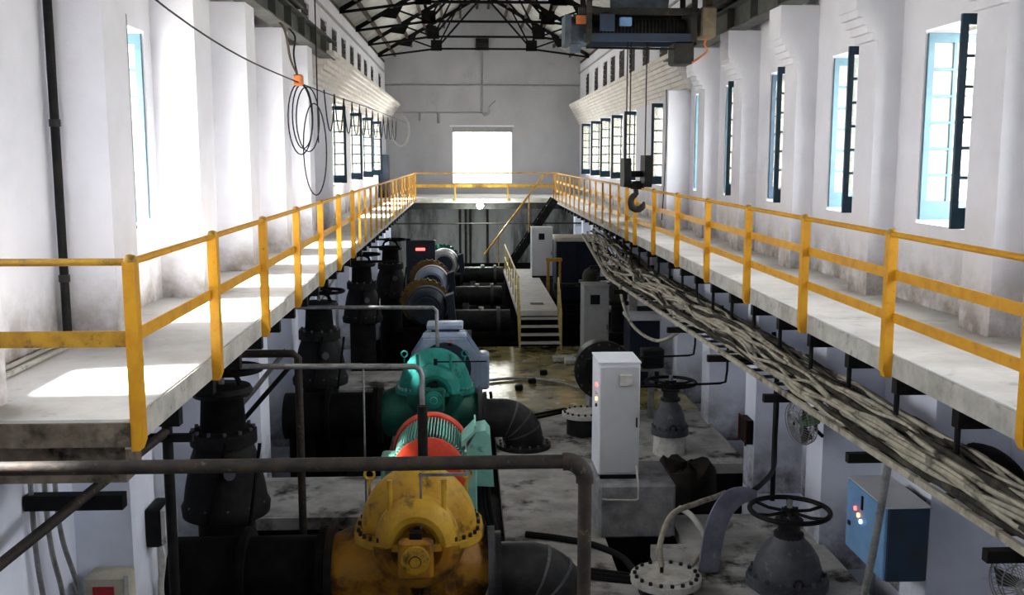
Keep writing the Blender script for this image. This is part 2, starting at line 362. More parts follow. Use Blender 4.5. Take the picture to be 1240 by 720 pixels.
# corbelled brick courses of the far half
NC = 9
for wobj, xi, s, depth in ((wl, XL, 1, .66), (wr, XR, -1, .48)):
    for k in range(NC):
        z0 = 6.05+k*.098; x = xi+s*depth*(k+1)/NC
        m = MB(); m.box(min(xi-s*.02, x), max(xi-s*.02, x), 22.4, YE, z0, z0+.092)
        m.build('brick_course', 'brick', wobj)
# end wall with its bright window
ops = [(-.62, 2.0, 3.48, 5.95)]
m = MB(); wall_cells(m, YE, YE+.4, XL-.4, XR+.4, ZD-.25, EAVE, ops, 'x')
m.prism([(XL-.4, EAVE), (XR+.4, EAVE), (XC, RIDGE+.25)], YE, YE+.4)
we = m.build('wall_end', 'end_up'); struct(we, 'pale plastered gable wall at the far end of the hall', 'wall')
m = MB(); m.box(XL-.4, XR+.4, YE, YE+.4, ZF, ZD-.25); m.build('lower_wall', 'end_low', we)
shape('shade_board', 'cab_mid', we, 'box', -.62, 2.0, YE+.1, YE+.14, 5.72, 5.95)
shape('window_lintel', 'white', we, 'box', -.72, 2.08, YE-.05, YE+.02, 5.95, 6.02)
# dark seams / conduits on the end wall
for nm, p0, p1, r in (('conduit', (XL,YE-.04,7.72), (XR,YE-.04,7.72), .03), ('conduit', (.68,YE-.04,9.2), (.68,YE-.04,6.65), .045),
                      ('conduit', (XL+.4,YE-.04,6.55), (.9,YE-.04,6.55), .025), ('conduit', (-1.2,YE-.04,6.55), (-1.2,YE-.04,6.1), .06),
                      ('conduit', (-2.0,YE-.04,6.55), (-2.0,YE-.04,6.2), .05)):
    shape(nm, 'cab_mid', we, 'cyl', p0, p1, r, n=8)
m = MB(); m.tube(spline([(.68,YE-.05,6.75),(.75,YE-.1,6.45),(.95,YE-.1,6.5),(1.0,YE-.15,6.8),(1.25,YE-.3,7.05)]), .035, 6); m.build('bracket_pipe', 'cab_mid', we)
# near wall behind the viewpoint with a small unseen window added for light from behind
m = MB(); wall_cells(m, YN-.4, YN, XL-.4, XR+.4, ZF, EAVE, [(.2, 1.3, 3.6, 5.6)], 'x')
m.prism([(XL-.4, EAVE), (XR+.4, EAVE), (XC, RIDGE+.25)], YN-.4, YN)
struct(m.build('wall_near', 'white'), 'whitewashed gable wall behind the viewpoint', 'wall')
# floors
def floor_piece(x0, x1, y0, y1, zt, mt, name='floor', zb=ZF, lab='concrete machine hall floor'):
    m = MB(); m.box(x0, x1, y0, y1, zb, zt); return struct(m.build(name, mt), lab, 'floor')
m = MB(); m.box(XL-.4, XR+.4, YN-.4, YE+.4, ZF-.2, ZF)
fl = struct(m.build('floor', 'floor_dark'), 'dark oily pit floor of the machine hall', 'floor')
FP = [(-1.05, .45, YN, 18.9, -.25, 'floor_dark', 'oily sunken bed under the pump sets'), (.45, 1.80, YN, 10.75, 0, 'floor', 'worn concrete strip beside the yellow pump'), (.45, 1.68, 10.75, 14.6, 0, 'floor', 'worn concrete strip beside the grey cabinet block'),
      (.45, 1.80, 14.6, 18.2, 0, 'floor', 'worn concrete strip beside the bent black pipe'),
      (1.80, 4.3, 14.85, 18.2, -.02, 'floor', 'worn concrete floor around the far right valve'), (1.80, 4.3, YN, 10.75, 0, 'floor', 'worn concrete floor around the near right valve'),
      (2.2, 4.3, 10.75, 11.6, 0, 'floor', 'worn concrete floor behind the near right valve'), (2.62, 4.3, 11.6, 12.6, 0, 'floor', 'worn concrete floor beside the right pit'),
      (-1.05, 4.3, 18.9, 24.6, -.01, 'floor_wet', 'wet concrete floor shining in front of the steps'), (.45, 4.3, 18.2, 18.9, -.005, 'floor_wet', 'wet concrete edge strip before the puddles'),
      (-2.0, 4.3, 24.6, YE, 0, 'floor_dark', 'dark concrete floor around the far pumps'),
      (-3.05, -1.05, 12.7, 14.4, 0, 'floor', 'concrete bridge slab over the left pit'), (-3.05, -1.05, 20.0, 21.8, 0, 'floor', 'concrete bridge slab farther along the left pit')]
for i, p in enumerate(FP):
    o = floor_piece(p[0], p[1], p[2], p[3], p[4], p[5], lab=p[6], zb=p[4]-.16)
    if p[5] != 'floor_dark': shape('footing', 'floor_dark', o, 'box', p[0]+.01, p[1]-.01, p[2]+.01, p[3]-.01, ZF, p[4]-.16)  # near-black box put where the space under the slab lies in shade
# galleries
def deck(name, x0, x1, y0, y1, lab, edge):
    root = thing(name, (x0, y0, ZD), lab, 'gallery', kind='structure')
    y = y0; k = 0
    while y < y1-.01:                                   # cast slabs with open joints
        e = min(y+4.2, y1); m = MB(); m.box(x0, x1, y+.006, e-.006, ZD-.17, ZD); m.build('slab', 'deck', root); y = e
    m = MB(); ex = (x1-.03, x1+.012) if edge > 0 else (x0-.012, x0+.03)
    m.box(*ex, y0, y1, ZD-.19, ZD-.012); m.build('edge_beam', 'deck_edge', root)
    return root
dl = deck('gallery_left', XL, DL, 6.14, 39.6, 'concrete gallery deck along the left wall', 1)
dr = deck('gallery_right', DR, XR, YN, 39.6, 'concrete gallery deck along the right wall', -1)
m = MB(); m.box(XL, DL+.01, 6.12, 6.2, ZD-.17, ZD-.02); m.build('end_beam', 'deck_dirty', dl)
m = MB(); m.box(XL, DL-.05, 6.2, 6.5, ZD-.42, ZD-.19); m.build('end_bearer', 'deck_dirty', dl)
y = 7.3
while y < 39:
    m = MB(); m.box(XL, DL-.03, y, y+.1, ZD-.36, ZD-.19); m.build('bracket_beam', 'black', dl); y += 1.0
y = 3.75
while y < 39:
    m = MB(); m.box(DR+.02, XR, y, y+.1, ZD-.34, ZD-.19); m.build('bracket_beam', 'black', dr); y += 1.05
de = thing('gallery_end', (0, 39.6, ZD), 'concrete gallery deck across the far end wall', 'gallery', kind='structure')
m = MB(); m.box(XL, XR, 39.62, YE, ZD-.17, ZD); m.build('slab', 'deck', de)
m = MB(); m.box(DL, DR, 39.56, 39.64, ZD-.15, ZD-.01); m.build('edge_beam', 'deck_edge', de)
m = MB(); m.box(XL, XR, 40.2, 40.35, ZD-.45, ZD-.17); m.build('bearer', 'steel_dark', de)
dn = thing('gallery_near', (0, YN, ZD), 'concrete landing below the viewpoint', 'gallery', kind='structure')
m = MB(); m.box(XL, DR-.02, YN, 1.5, ZD-.17, ZD); m.build('slab', 'deck', dn)
# roof: corrugated sheets, purlins, ridge
ro = thing('ceiling', (XC, 0, RIDGE), 'corrugated sheet roof underside on brown purlins', 'roof', kind='structure')
def sheet(side, y0, y1):
    m = MB(); n = int((y1-y0)/.075); xs = [XC, XC+side*(XR-XC+.75)]; vs = []; fs = []
    for i in range(n+1):
        y = y0+(y1-y0)*i/n; dz = .022*math.cos(i*PI)
        for x in xs:
            z = RIDGE-(abs(x-XC)/(XR-XC))*(RIDGE-EAVE)+dz+.16; vs.append((x, y, z))
    for i in range(n): fs.append((2*i, 2*i+1, 2*i+3, 2*i+2))
    m.add(vs, fs); o = m.build('roof_sheet', 'sheet', ro, sharp=80)
    md = o.modifiers.new('t', 'SOLIDIFY'); md.thickness = .012
y = YN-.5
while y < YE+.5:
    for s in (-1, 1): sheet(s, y, y+2.02)
    y += 2.0
for s in (-1, 1):
    for k in range(6):
        t = (k+.35)/6; x = XC+s*t*(XR-XC); z = RIDGE-t*(RIDGE-EAVE)+.07
        m = MB(); m.bar((x, YN, z), (x, YE, z), .09, .13); m.build('purlin', 'purlin', ro)
    m = MB(); m.box(min(XC+s*(XR-XC), XC+s*(XR-XC+.4)), max(XC+s*(XR-XC), XC+s*(XR-XC+.4)), YN, YE, EAVE-.02, EAVE+.10); m.build('wall_plate', 'purlin', ro)
# ledge line running below the roof on each wall
for wobj, x in ((wl, XL+.03), (wr, XR-.03)):
    m = MB(); m.cyl((x, 18, 8.25), (x, YE, 8.25), .035, n=8); m.build('wall_conduit', 'cab_mid', wobj)
# outside
m = MB(); m.box(-90, XL-.4, -70, 130, -.9, -.6); m.box(XR+.4, 90, -70, 130, -.9, -.6)
m.box(XL-.4, XR+.4, YE+.4, 130, -.9, -.6); m.box(XL-.4, XR+.4, -70, YN-.4, -.9, -.6)
struct(m.build('yard_ground', 'ground'), 'pale open yard around the hall', 'ground')

# ------------------------------------------------------------------ windows
LH, LWD = 2.0, .61
def leaf_mesh(col):
    m = MB(); st = .065
    m.box(0, st, -.02, .02, 0, LH); m.box(LWD-st, LWD, -.02, .02, 0, LH)
    m.box(st, LWD-st, -.02, .02, LH-.10, LH); m.box(st, LWD-st, -.02, .02, 0, .2)
    return m, st
def make_leaf(col, name):
    m, st = leaf_mesh(col); o = m.build(name, col)
    z0, z1 = .2, LH-.10; rows = 6; dz = (z1-z0)/rows
    mid = LWD/2
    g = MB(); g.box(mid-.016, mid+.016, -.016, .016, z0, z1); g.build('glazing_bar', col, o)
    for k in range(1, rows):
        g = MB(); g.box(st, LWD-st, -.014, .014, z0+k*dz-.014, z0+k*dz+.014); g.build('glazing_bar', col, o)
    base = None
    for k in range(rows):
        for c in range(2):
            if base is None:
                g = MB(); g.box(0, mid-.016-st, -.003, .003, 0, dz-.028); p = g.build('pane', 'glass', o); base = p
            else:
                p = base.copy(); COL.objects.link(p); p.parent = o
            p.location = (st if c == 0 else mid+.016, 0, z0+k*dz+.014)
    return o
PROT = {'paleblue': make_leaf('paleblue', 'casement_leaf'), 'navy': make_leaf('navy', 'casement_leaf')}
used = {'paleblue': False, 'navy': False}
def put_leaf(col, parent, x, y, ang):
    p = PROT[col]
    o = p if not used[col] else copy_tree(p)
    used[col] = True; o.parent = parent
    o.location = Vector((x, y, WZ0+.04))-WL[parent.name]; o.rotation_euler = (0, 0, ang)
wn = 0
ordw = ['first','second','third','fourth','fifth','sixth','seventh','eighth','ninth','tenth','eleventh','twelfth','thirteenth','fourteenth','fifteenth','sixteenth']
def window(xi, s, y0, y1, k, total):
    global wn; wn += 1
    side = 'left' if s < 0 else 'right'
    root = thing(f'window_{wn}', (xi+s*.2, (y0+y1)/2, WZ0), f'tall casement window with blue leaves on the {side} wall, {ordw[total-1-k]} from the far end', 'window', kind='structure')
    m = MB(); xa, xb = sorted((xi+s*.35, xi+s*.40))
    m.box(xa, xb, y0, y0+.03, WZ0, WZ1); m.box(xa, xb, y0, y1-.06, WZ1-.03, WZ1); m.box(xa, xb, y0, y1-.06, WZ0, WZ0+.03)
    m.build('window_frame', 'paleblue', root)
    m = MB(); xa, xb = sorted((xi-s*.015, xi+s*.42)); m.box(xa, xb, y0-.02, y1+.02, WZ0-.05, WZ0+.005); m.build('window_sill', 'white', root)
    h = xi+s*.2
    far = y0 > 22.5
    # near leaf stands into the hall at an angle, far leaf points outwards
    o_ = xi+s*.27
    fc = 'navy' if (s > 0 and k in (5,)) else 'paleblue'
    if y1-y0 < 1.2:
        if s > 0: put_leaf(fc, root, xi+.02, y1-.03, math.radians(2))
    elif s > 0:
        put_leaf('navy', root, o_, y0+.04, math.radians(180 if not far else 172)); put_leaf(fc, root, xi+.02, y1-.03, math.radians(2))
    else:
        put_leaf('navy', root, o_, y0+.04, math.radians(0 if not far else 8)); put_leaf(fc, root, xi-.02, y1-.03, math.radians(178))
    portal((xi+s*.45, (y0+y1)/2, (WZ0+WZ1)/2), (0, math.radians(90)*(1 if s > 0 else -1), 0), WZ1-WZ0, y1-y0)
for k, (a, b) in enumerate(LW): window(XL, -1, a, b, k, len(LW))
for k, (a, b) in enumerate(RW): window(XR, 1, a, b, k, len(RW))
portal((.69, YE+.45, 4.72), (math.radians(-90), 0, 0), 2.62, 2.47)
portal((.75, YN-.45, 4.6), (math.radians(90), 0, 0), 1.1, 2.0)
# end window frame and panes (tall bright light)
wn += 1
root = thing(f'window_{wn}', (.69, YE+.2, 3.48), 'large bright window in the middle of the far end wall', 'window', kind='structure')
m = MB()
for x in (-.62, .25, 1.12, 1.97): m.box(x, x+.03, YE+.22, YE+.26, 3.48, 5.95)
m.box(-.62, 2.0, YE+.22, YE+.26, 3.48, 3.52); m.box(-.62, 2.0, YE+.22, YE+.26, 5.91, 5.95)
m.build('window_frame', 'white', root)
for x in (-.59, .28, 1.15): shape('pane', 'glass', root, 'box', x, x+.82 if x < 1 else 1.97, YE+.237, YE+.243, 3.52, 5.91)
wn += 1
root = thing(f'window_{wn}', (.7, YN-.2, 3.6), 'small window in the wall behind the viewpoint', 'window', kind='structure')
m = MB()
for x in (.2, .72, 1.24): m.box(x, x+.06, YN-.24, YN-.18, 3.6, 5.6)
m.box(.2, 1.3, YN-.24, YN-.18, 3.6, 3.66); m.box(.2, 1.3, YN-.24, YN-.18, 5.54, 5.6); m.build('window_frame', 'white', root)

# ================================================================== CRANE WAY
def girder(name, x, y0, y1, lab):
    r = thing(name, (x, y0, 6.75), lab, 'girder')
    m = MB(); m.box(x-.14, x+.14, y0, y1, 6.755, 6.78); m.box(x-.14, x+.14, y0, y1, 7.13, 7.155); m.box(x-.012, x+.012, y0, y1, 6.78, 7.13); m.build('beam', 'girder', r)
    y = y0+.7
    while y < y1:
        m = MB(); m.box(x-.13, x+.13, y-.006, y+.006, 6.78, 7.13); m.build('stiffener', 'girder', r); y += 1.4
    m = MB(); m.box(x-.03, x+.03, y0, y1, 7.155, 7.21); m.build('crane_rail', 'steel_dark', r)
    return r
girder('runway_girder', -3.02, YN+.05, 22.9, 'dark steel crane runway girder resting on the left wall piers')
girder('runway_girder', 4.55, YN+.05, 22.9, 'dark steel crane runway girder resting on the right wall piers')
# bridge + underslung hoist
br = thing('crane_bridge', (XC, 17.5, 7.21), 'overhead crane bridge spanning the hall, seen at the top edge', 'crane')
for y in (16.9, 18.1):
    m = MB(); m.box(-2.9, 4.45, y-.12, y+.12, 7.62, 7.65); m.box(-2.9, 4.45, y-.12, y+.12, 8.02, 8.05); m.box(-2.9, 4.45, y-.012, y+.012, 7.65, 8.02); m.build('bridge_beam', 'steel_dark', br)
for x in (-3.02, 4.55):
    m = MB(); m.cbox(x-.14, x+.14, 16.3, 18.7, 7.26, 7.62, .03); m.build('end_carriage', 'steel_dark', br)
    for y in (16.6, 18.4):
        m = MB(); m.cyl((x-.06, y, 7.34), (x+.06, y, 7.34), .13, n=18); m.build('wheel', 'black', br)
m = MB(); m.cbox(3.90, 4.16, 17.0, 17.5, 6.62, 7.12, .03); m.build('buffer_box', 'dirty_cream', br)
m = MB(); m.box(4.0, 4.1, 17.1, 17.4, 7.12, 7.62); m.build('hanger', 'purlin', br)
m = MB(); m.box(-3.3, -2.75, 15.9, 16.25, 7.2, 7.55); m.build('collector', 'black', br)
ho = thing('rope_hoist', (2.9, 17.4, 6.9), 'blue and black electric rope hoist trolley under the crane bridge', 'hoist')
for y in (16.95, 17.75):
    m = MB(); m.box(1.95, 3.82, y, y+.08, 6.54, 6.67); m.build('lower_beam', 'bluebox_dk', ho)
m = MB(); m.box(1.85, 3.85, 16.95, 17.03, 6.97, 7.08); m.box(1.85, 3.85, 17.75, 17.83, 6.97, 7.08); m.build('upper_frame', 'steel_dark', ho)
for x in (1.98, 3.72):
    m = MB(); m.box(x, x+.09, 16.93, 17.85, 6.54, 7.08); m.build('side_plate', 'steel_dark', ho)
    for y in (16.9, 17.85):
        m = MB(); m.box(x, x+.09, y, y+.05, 7.0, 7.62); m.build('hanger_plate', 'steel_dark', ho)
m = MB(); m.lathe([(0,.02),(.0,.20),(.05,.25),(.26,.26),(.32,.22),(.32,.02)], (1.70, 17.35, 6.74), 'x', 24); m.build('gear_case', 'steel_blue', ho)
m = MB(); m.box(1.64, 1.74, 17.05, 17.65, 6.50, 6.98); m.build('gear_cover', 'steel_blue', ho)
m = MB(); m.box(1.82, 2.02, 17.0, 17.05, 6.82, 6.96); m.build('rust_patch_plate', 'orange', ho)
m = MB(); m.cyl((2.1, 17.4, 6.80), (3.7, 17.4, 6.80), .16, n=24); m.build('rope_drum', 'black', ho)
m = MB()
for k in range(22): m.torus((2.3+k*.06, 17.4, 6.80), .16, .013, 'x', 20, 5)
tag(m.build('wound_rope', 'steel_dark', ho), kind='stuff')
m = MB(); m.lathe([(0,.02),(0,.16),(.06,.2),(.85,.2),(.95,.15),(.95,.02)], (2.45, 17.4, 7.26), 'x', 22); m.build('hoist_motor', 'steel_blue', ho)
m = MB(); m.cbox(2.52, 2.72, 16.86, 16.95, 6.78, 6.92, .01); m.build('control_box', 'bluebox', ho)
m = MB(); m.cbox(2.20, 2.44, 16.87, 16.95, 6.70, 6.98, .01); m.build('control_box', 'bluebox_dk', ho)
m = MB(); m.cyl((1.98, 16.98, 6.44), (3.7, 16.98, 6.42), .018, n=8); m.build('tie_rod', 'black', ho)
m = MB(); m.cbox(3.45, 3.78, 16.95, 17.5, 6.18, 6.54, .03); m.build('rope_guide', 'steel_dark', ho)
m = MB(); m.tube(spline([(4.0,17,6.62),(3.95,16.95,6.5),(4.0,16.95,6.4),(3.9,16.95,6.3),(3.75,16.95,6.2)]), .018, 6); m.build('festoon_hose', 'orange', ho)
m = MB(); m.box(1.76, 1.92, 17.2, 17.5, 6.40, 6.52); m.build('limit_switch', 'steel_blue', ho)
hk = thing('hook_block', (2.95, 17.4, 3.9), 'black crane hook block hanging on wire ropes above the right gallery', 'hook')
for x in (2.74, 2.80, 3.07):
    m = MB(); m.cyl((x, 17.4, 4.45), (x, 17.4, 6.8), .011, n=6); m.build('wire_rope', 'black', hk)
for x0, x1, zt in ((2.68, 2.80, 4.63), (3.03, 3.16, 4.68)):
    m = MB(); m.prism([(17.15,4.25),(17.2,4.14),(17.6,4.14),(17.65,4.25),(17.62,zt),(17.18,zt)], x0, x1, 'x'); m.build('sheave_cheek', 'black', hk)
m = MB(); m.cyl((2.72,17.4,4.36), (3.12,17.4,4.36), .055, n=12); m.box(2.84, 3.0, 17.3, 17.5, 4.1, 4.24); m.box(2.78, 3.06, 17.35, 17.45, 4.12, 4.2); m.build('crosshead', 'black', hk)
pts = [(2.92,17.4,4.12),(2.93,17.4,4.02)]+[(2.95+.115*math.cos(a), 17.4, 3.88+.13*math.sin(a)) for a in [math.radians(t) for t in range(110, 380, 18)]]
m = MB(); m.tube(pts, [.045]*2+[.05+.012*math.sin(i/14*PI) for i in range(len(pts)-4)]+[.035,.02], 10); m.build('hook', 'iron', hk)

# ================================================================== ROOF TRUSSES
names = ['roof truss nearest the viewpoint', 'second roof truss from the viewpoint']
TY = [8.5, 12.6, 16.7, 20.8, 24.9, 29.0, 33.1, 37.2, 41.3]
for i, y in enumerate(TY):
    k = len(TY)-i
    lab = f'black steel roof truss, {["","nearest to the far gable","second from the far gable","third from the far gable","fourth from the far gable","fifth from the far gable","sixth from the far gable","seventh from the far gable","eighth from the far gable","farthest from the far gable"][k]}'
    t = thing('roof_truss', (XC, y, EAVE), lab, 'truss', 'roof trusses')
    xl, xr = XL-.05, XR+.05; zt = EAVE+.28
    gl, gr = XC-1.9, XC+1.9
    ap = (XC, y, RIDGE)
    raf = lambda f, s: (XC+s*(XR-XC)*(1-f), y, EAVE+(RIDGE-EAVE)*f)
    def b(nm, p, q, w=.07, h=.10): mm = MB(); mm.bar(p, q, w, h); mm.build(nm, 'truss', t)
    for s, xe, g in ((-1, xl, gl), (1, xr, gr)):
        b('rafter', (xe, y, EAVE), ap, .09, .13)
        b('tie_bar', (xe, y, EAVE-.03), (g, y, zt), .06, .075)
        b('strut', (g, y, zt), raf(.5, s)); b('strut', (g, y, zt), raf(.28, s), .05, .06)
        b('strut', (g, y, zt), (XC-.12*s*-1, y, RIDGE-.15), .06, .07); b('strut', (g, y, zt), raf(.74, s), .05, .06)
        mm = MB(); mm.box(g-.22, g+.22, y-.03, y+.03, zt-.08, zt+.34); mm.build('gusset', 'truss', t)
        q = raf(.28, s); mm = MB(); mm.prism([(q[0]-.36, q[2]-.2*(1 if s<0 else -1)-.06), (q[0]+.36, q[2]+.2*(1 if s<0 else -1)-.06), (q[0]+s*-.1, q[2]-.32)], y-.025, y+.025); mm.build('gusset', 'truss', t)
        q = raf(.5, s); mm = MB(); mm.box(q[0]-.2, q[0]+.2, y-.025, y+.025, q[2]-.3, q[2]-.02); mm.build('gusset', 'truss', t)
    b('tie_bar', (gl, y, zt), (gr, y, zt), .06, .075)
lp = thing('ventilator_grille', (.68, YE-.12, 9.25), 'small dark square ventilator grille high on the gable wall', 'ventilator')
m = MB(); m.box(.42, .98, YE-.14, YE-.003, 9.2, 9.7); m.build('frame', 'hole', lp)
for k in range(4): shape('slat', 'steel_dark', lp, 'bar', (.45, YE-.16, 9.28+k*.11), (.95, YE-.16, 9.28+k*.11), .03, .06)

# ================================================================== RAILINGS
def rail_post(mb, x, y, s, zt, zb, wy=.085, wx=.055):
    """bar clamped to the outer face of the deck, bent under at the foot"""
    prof = [(x-wx/2*s*0-wx/2, zb+.08), (x-wx/2, zt), (x+wx/2, zt), (x+wx/2, zb+.08)]
    q = [(x+wx/2, zb+.08), (x+wx/2-s*0, zb+.03), (x, zb), (x-wx/2, zb+.08)]
    mb.prism([(x-wx/2, zt), (x+wx/2, zt), (x+wx/2, zb+.06) if s > 0 else (x+wx/2, zb), (x+wx/2*.4, zb) if s > 0 else (x-wx/2*.4, zb), (x-wx/2, zb) if s > 0 else (x-wx/2, zb+.06)], y-wy/2, y+wy/2, 'y')
def railing(name, x, s, ys, y0, y1, rails, zt, lab, far_from):
    r = thing(name, (x, y0, ZD), lab, 'railing')
    for y in ys:
        far = y > far_from
        m = MB(); rail_post(m, x, y, s, zt, ZD-.2 if not far else ZD-.1, .045 if far else .085, .045 if far else .075)
        m.build('post', 'yellow', r)
        if not far:
            m = MB(); m.lathe([(-.05,.036),(.0,.042),(.03,.03),(.038,.005)], (x, y, zt+.01), 'z', 12); m.build('post_cap', 'yellow_old', r)
    m = MB(); m.tube([(x, y0, zt), (x, (y0+y1)/2, zt), (x, y1, zt)], .024, 10); m.build('top_rail', 'yellow', r)
    for z in rails:
        m = MB(); m.box(x-s*.03-.006, x-s*.03+.006, y0, y1, z-.042, z+.042); m.build('mid_rail', 'yellow', r)
    return r
LY = [6.17+2.0*k for k in range(7)]+[19.3, 20.4]+[21.6+1.32*k for k in range(14)]
rl = railing('guard_railing', DL+.05, 1, LY, 6.17, 39.55, [3.55], 4.02, 'yellow guard railing along the edge of the left gallery', 19)
m = MB(); m.tube([(DL+.05, 6.17, 4.02), (-3.48, 6.17, 4.02)], .024, 10); m.build('return_rail', 'yellow_old', rl)
m = MB(); m.box(-3.48, DL+.05, 6.15, 6.162, 3.50, 3.60); m.build('return_rail', 'yellow_old', rl)
RY = [3.83+2.1*k for k in range(9)]+[21.7]+[22.9+1.36*k for k in range(13)]
railing('guard_railing', DR-.05, -1, RY, 1.0, 39.55, [3.70, 3.35], 4.03, 'yellow guard railing along the edge of the right gallery', 22)
r = thing('guard_railing', (0, 39.6, ZD), 'thin yellow guard railing in front of the far end window', 'railing')
for x in (-2.0, -.45, 1.6, 3.4):
    m = MB(); m.box(x-.025, x+.025, 39.53, 39.57, ZD-.12, 4.03); m.build('post', 'yellow_old', r)
m = MB(); m.cyl((-2.04,39.55,4.03), (3.45,39.55,4.03), .025, n=8); m.build('top_rail', 'yellow_old', r)
m = MB(); m.box(-2.04, 3.45, 39.54, 39.56, 3.48, 3.60); m.build('mid_rail', 'yellow_old', r)

# ================================================================== FOREGROUND PIPES
fp = thing('crossing_pipe', (.6, 5.0, 0), 'rusty dark pipe crossing the foreground with an elbow down at its right end', 'pipe')
m = MB(); m.tube([(-3.44,5.0,3.10),(-1.5,5.0,3.10),(.50,5.0,3.10)]+arc((.50,5.0,3.0), .10, PI/2, 0, 6)+[(.60,5.0,2.0),(.60,5.0,0.0)], .036, 14); m.build('pipe', 'rust_pipe', fp)
m = MB(); m.tube(arc((.50,5.0,3.0), .10, PI/2+.15, -.15, 8), .046, 14); m.build('elbow_fitting', 'rust_pipe', fp)
m = MB(); m.lathe([(0,.02),(0,.12),(.03,.12),(.03,.04)], (.60,5.0,0), 'z', 16); m.build('foot_flange', 'rust_pipe', fp)
dp = thing('sloping_pipe', (-3.0, 5.6, 1.6), 'rusty pipe sloping up across the lower left white pier', 'pipe')
m = MB(); m.cyl((-2.95, 5.6, 2.13), (-2.30, 7.6, 2.58), .036, n=12); m.build('pipe', 'rust_pipe', dp)
m = MB(); m.cyl((-2.30, 7.6, 2.62), (-2.30, 7.6, 1.2), .04, n=10); m.build('upright', 'black', dp)
m = MB(); m.box(-2.5, -2.1, 7.55, 7.6, 2.50, 2.56); m.build('cross_arm', 'black', dp)
ba = tag(shape('wall_bracket', 'black', None, 'box', -3.48, -2.72, 7.75, 7.86, 1.90, 2.02), 'black steel channel bracket sticking out of the lower left wall', 'bracket')
for k, (x, y) in enumerate(((-3.45, 7.55), (-3.44, 7.8), (-3.44, 8.05), (-3.44, 8.25))):
    m = MB(); m.tube(spline([(x, y, 2.8), (x, y, 2.0), (x+.01*k, y, 1.5), (x+.03*k, y+.03*k, 1.15-.03*k), (x+.04*k, y+.03*k, .75)]), .022, 8)
    tag(m.build('wall_conduit', 'galv'), ['leftmost grey conduit running down the lower left wall', 'second grey conduit from the left on the lower left wall', 'third grey conduit from the left on the lower left wall', 'rightmost grey conduit curving down the lower left wall'][k], 'conduit', 'conduits on the lower left wall')
jb = thing('junction_box', (-3.1, 8.5, .62), 'cream junction box with a red label at the bottom left', 'electrical box')
m = MB(); m.cbox(-3.34, -2.98, 8.46, 8.72, .62, 1.04, .015); m.build('body', 'cream', jb)
m = MB(); m.box(-3.26, -3.08, 8.445, 8.462, .86, .96); m.build('label_plate', 'redlabel', jb)
m = MB(); m.box(-2.99, -2.95, 8.45, 8.47, .65, 1.06); m.build('lid_edge', 'offwhite', jb)
sb = thing('switch_box', (-2.9, 9.2, 1.1), 'white switch box on the side of the lower left pier', 'electrical box')
m = MB(); m.cbox(-3.0, -2.86, 9.1, 9.45, 1.05, 1.42, .015); m.build('body', 'black', sb)
m = MB(); m.cbox(-2.86, -2.80, 9.1, 9.45, 1.07, 1.42, .015); m.build('lid', 'offwhite', sb)
m = MB(); m.tube(spline([(-2.9,9.2,1.05),(-2.88,9.2,.9),(-2.93,9.25,.6),(-2.9,9.2,.3)]), .03, 8); m.build('cable_tail', 'offwhite', sb)
dpipe = thing('downpipe', (-3.44, 8.72, ZD), 'black tarred downpipe on the left wall beside the first white pier', 'pipe')
m = MB(); m.tube([(-3.42,8.66,ZD),(-3.42,8.66,4.2),(-3.42,8.66,6.6)], .036, 10); m.build('pipe', 'black', dpipe)
for z in (3.6, 4.9, 6.1): shape('pipe_collar', 'iron', dpipe, 'cyl', (-3.42,8.66,z), (-3.42,8.66,z+.06), .046, n=10)

for k, (x, z) in enumerate(((-3.44, 3.09), (-3.36, 3.075))):
    m = MB(); m.cyl((x, 6.3, z), (x, 8.7, z), .022, n=8); tag(m.build('skirting_conduit', 'deck_edge'), ['conduit running along the foot of the left wall, next to the wall', 'conduit running along the foot of the left wall, outer one'][k], 'conduit')
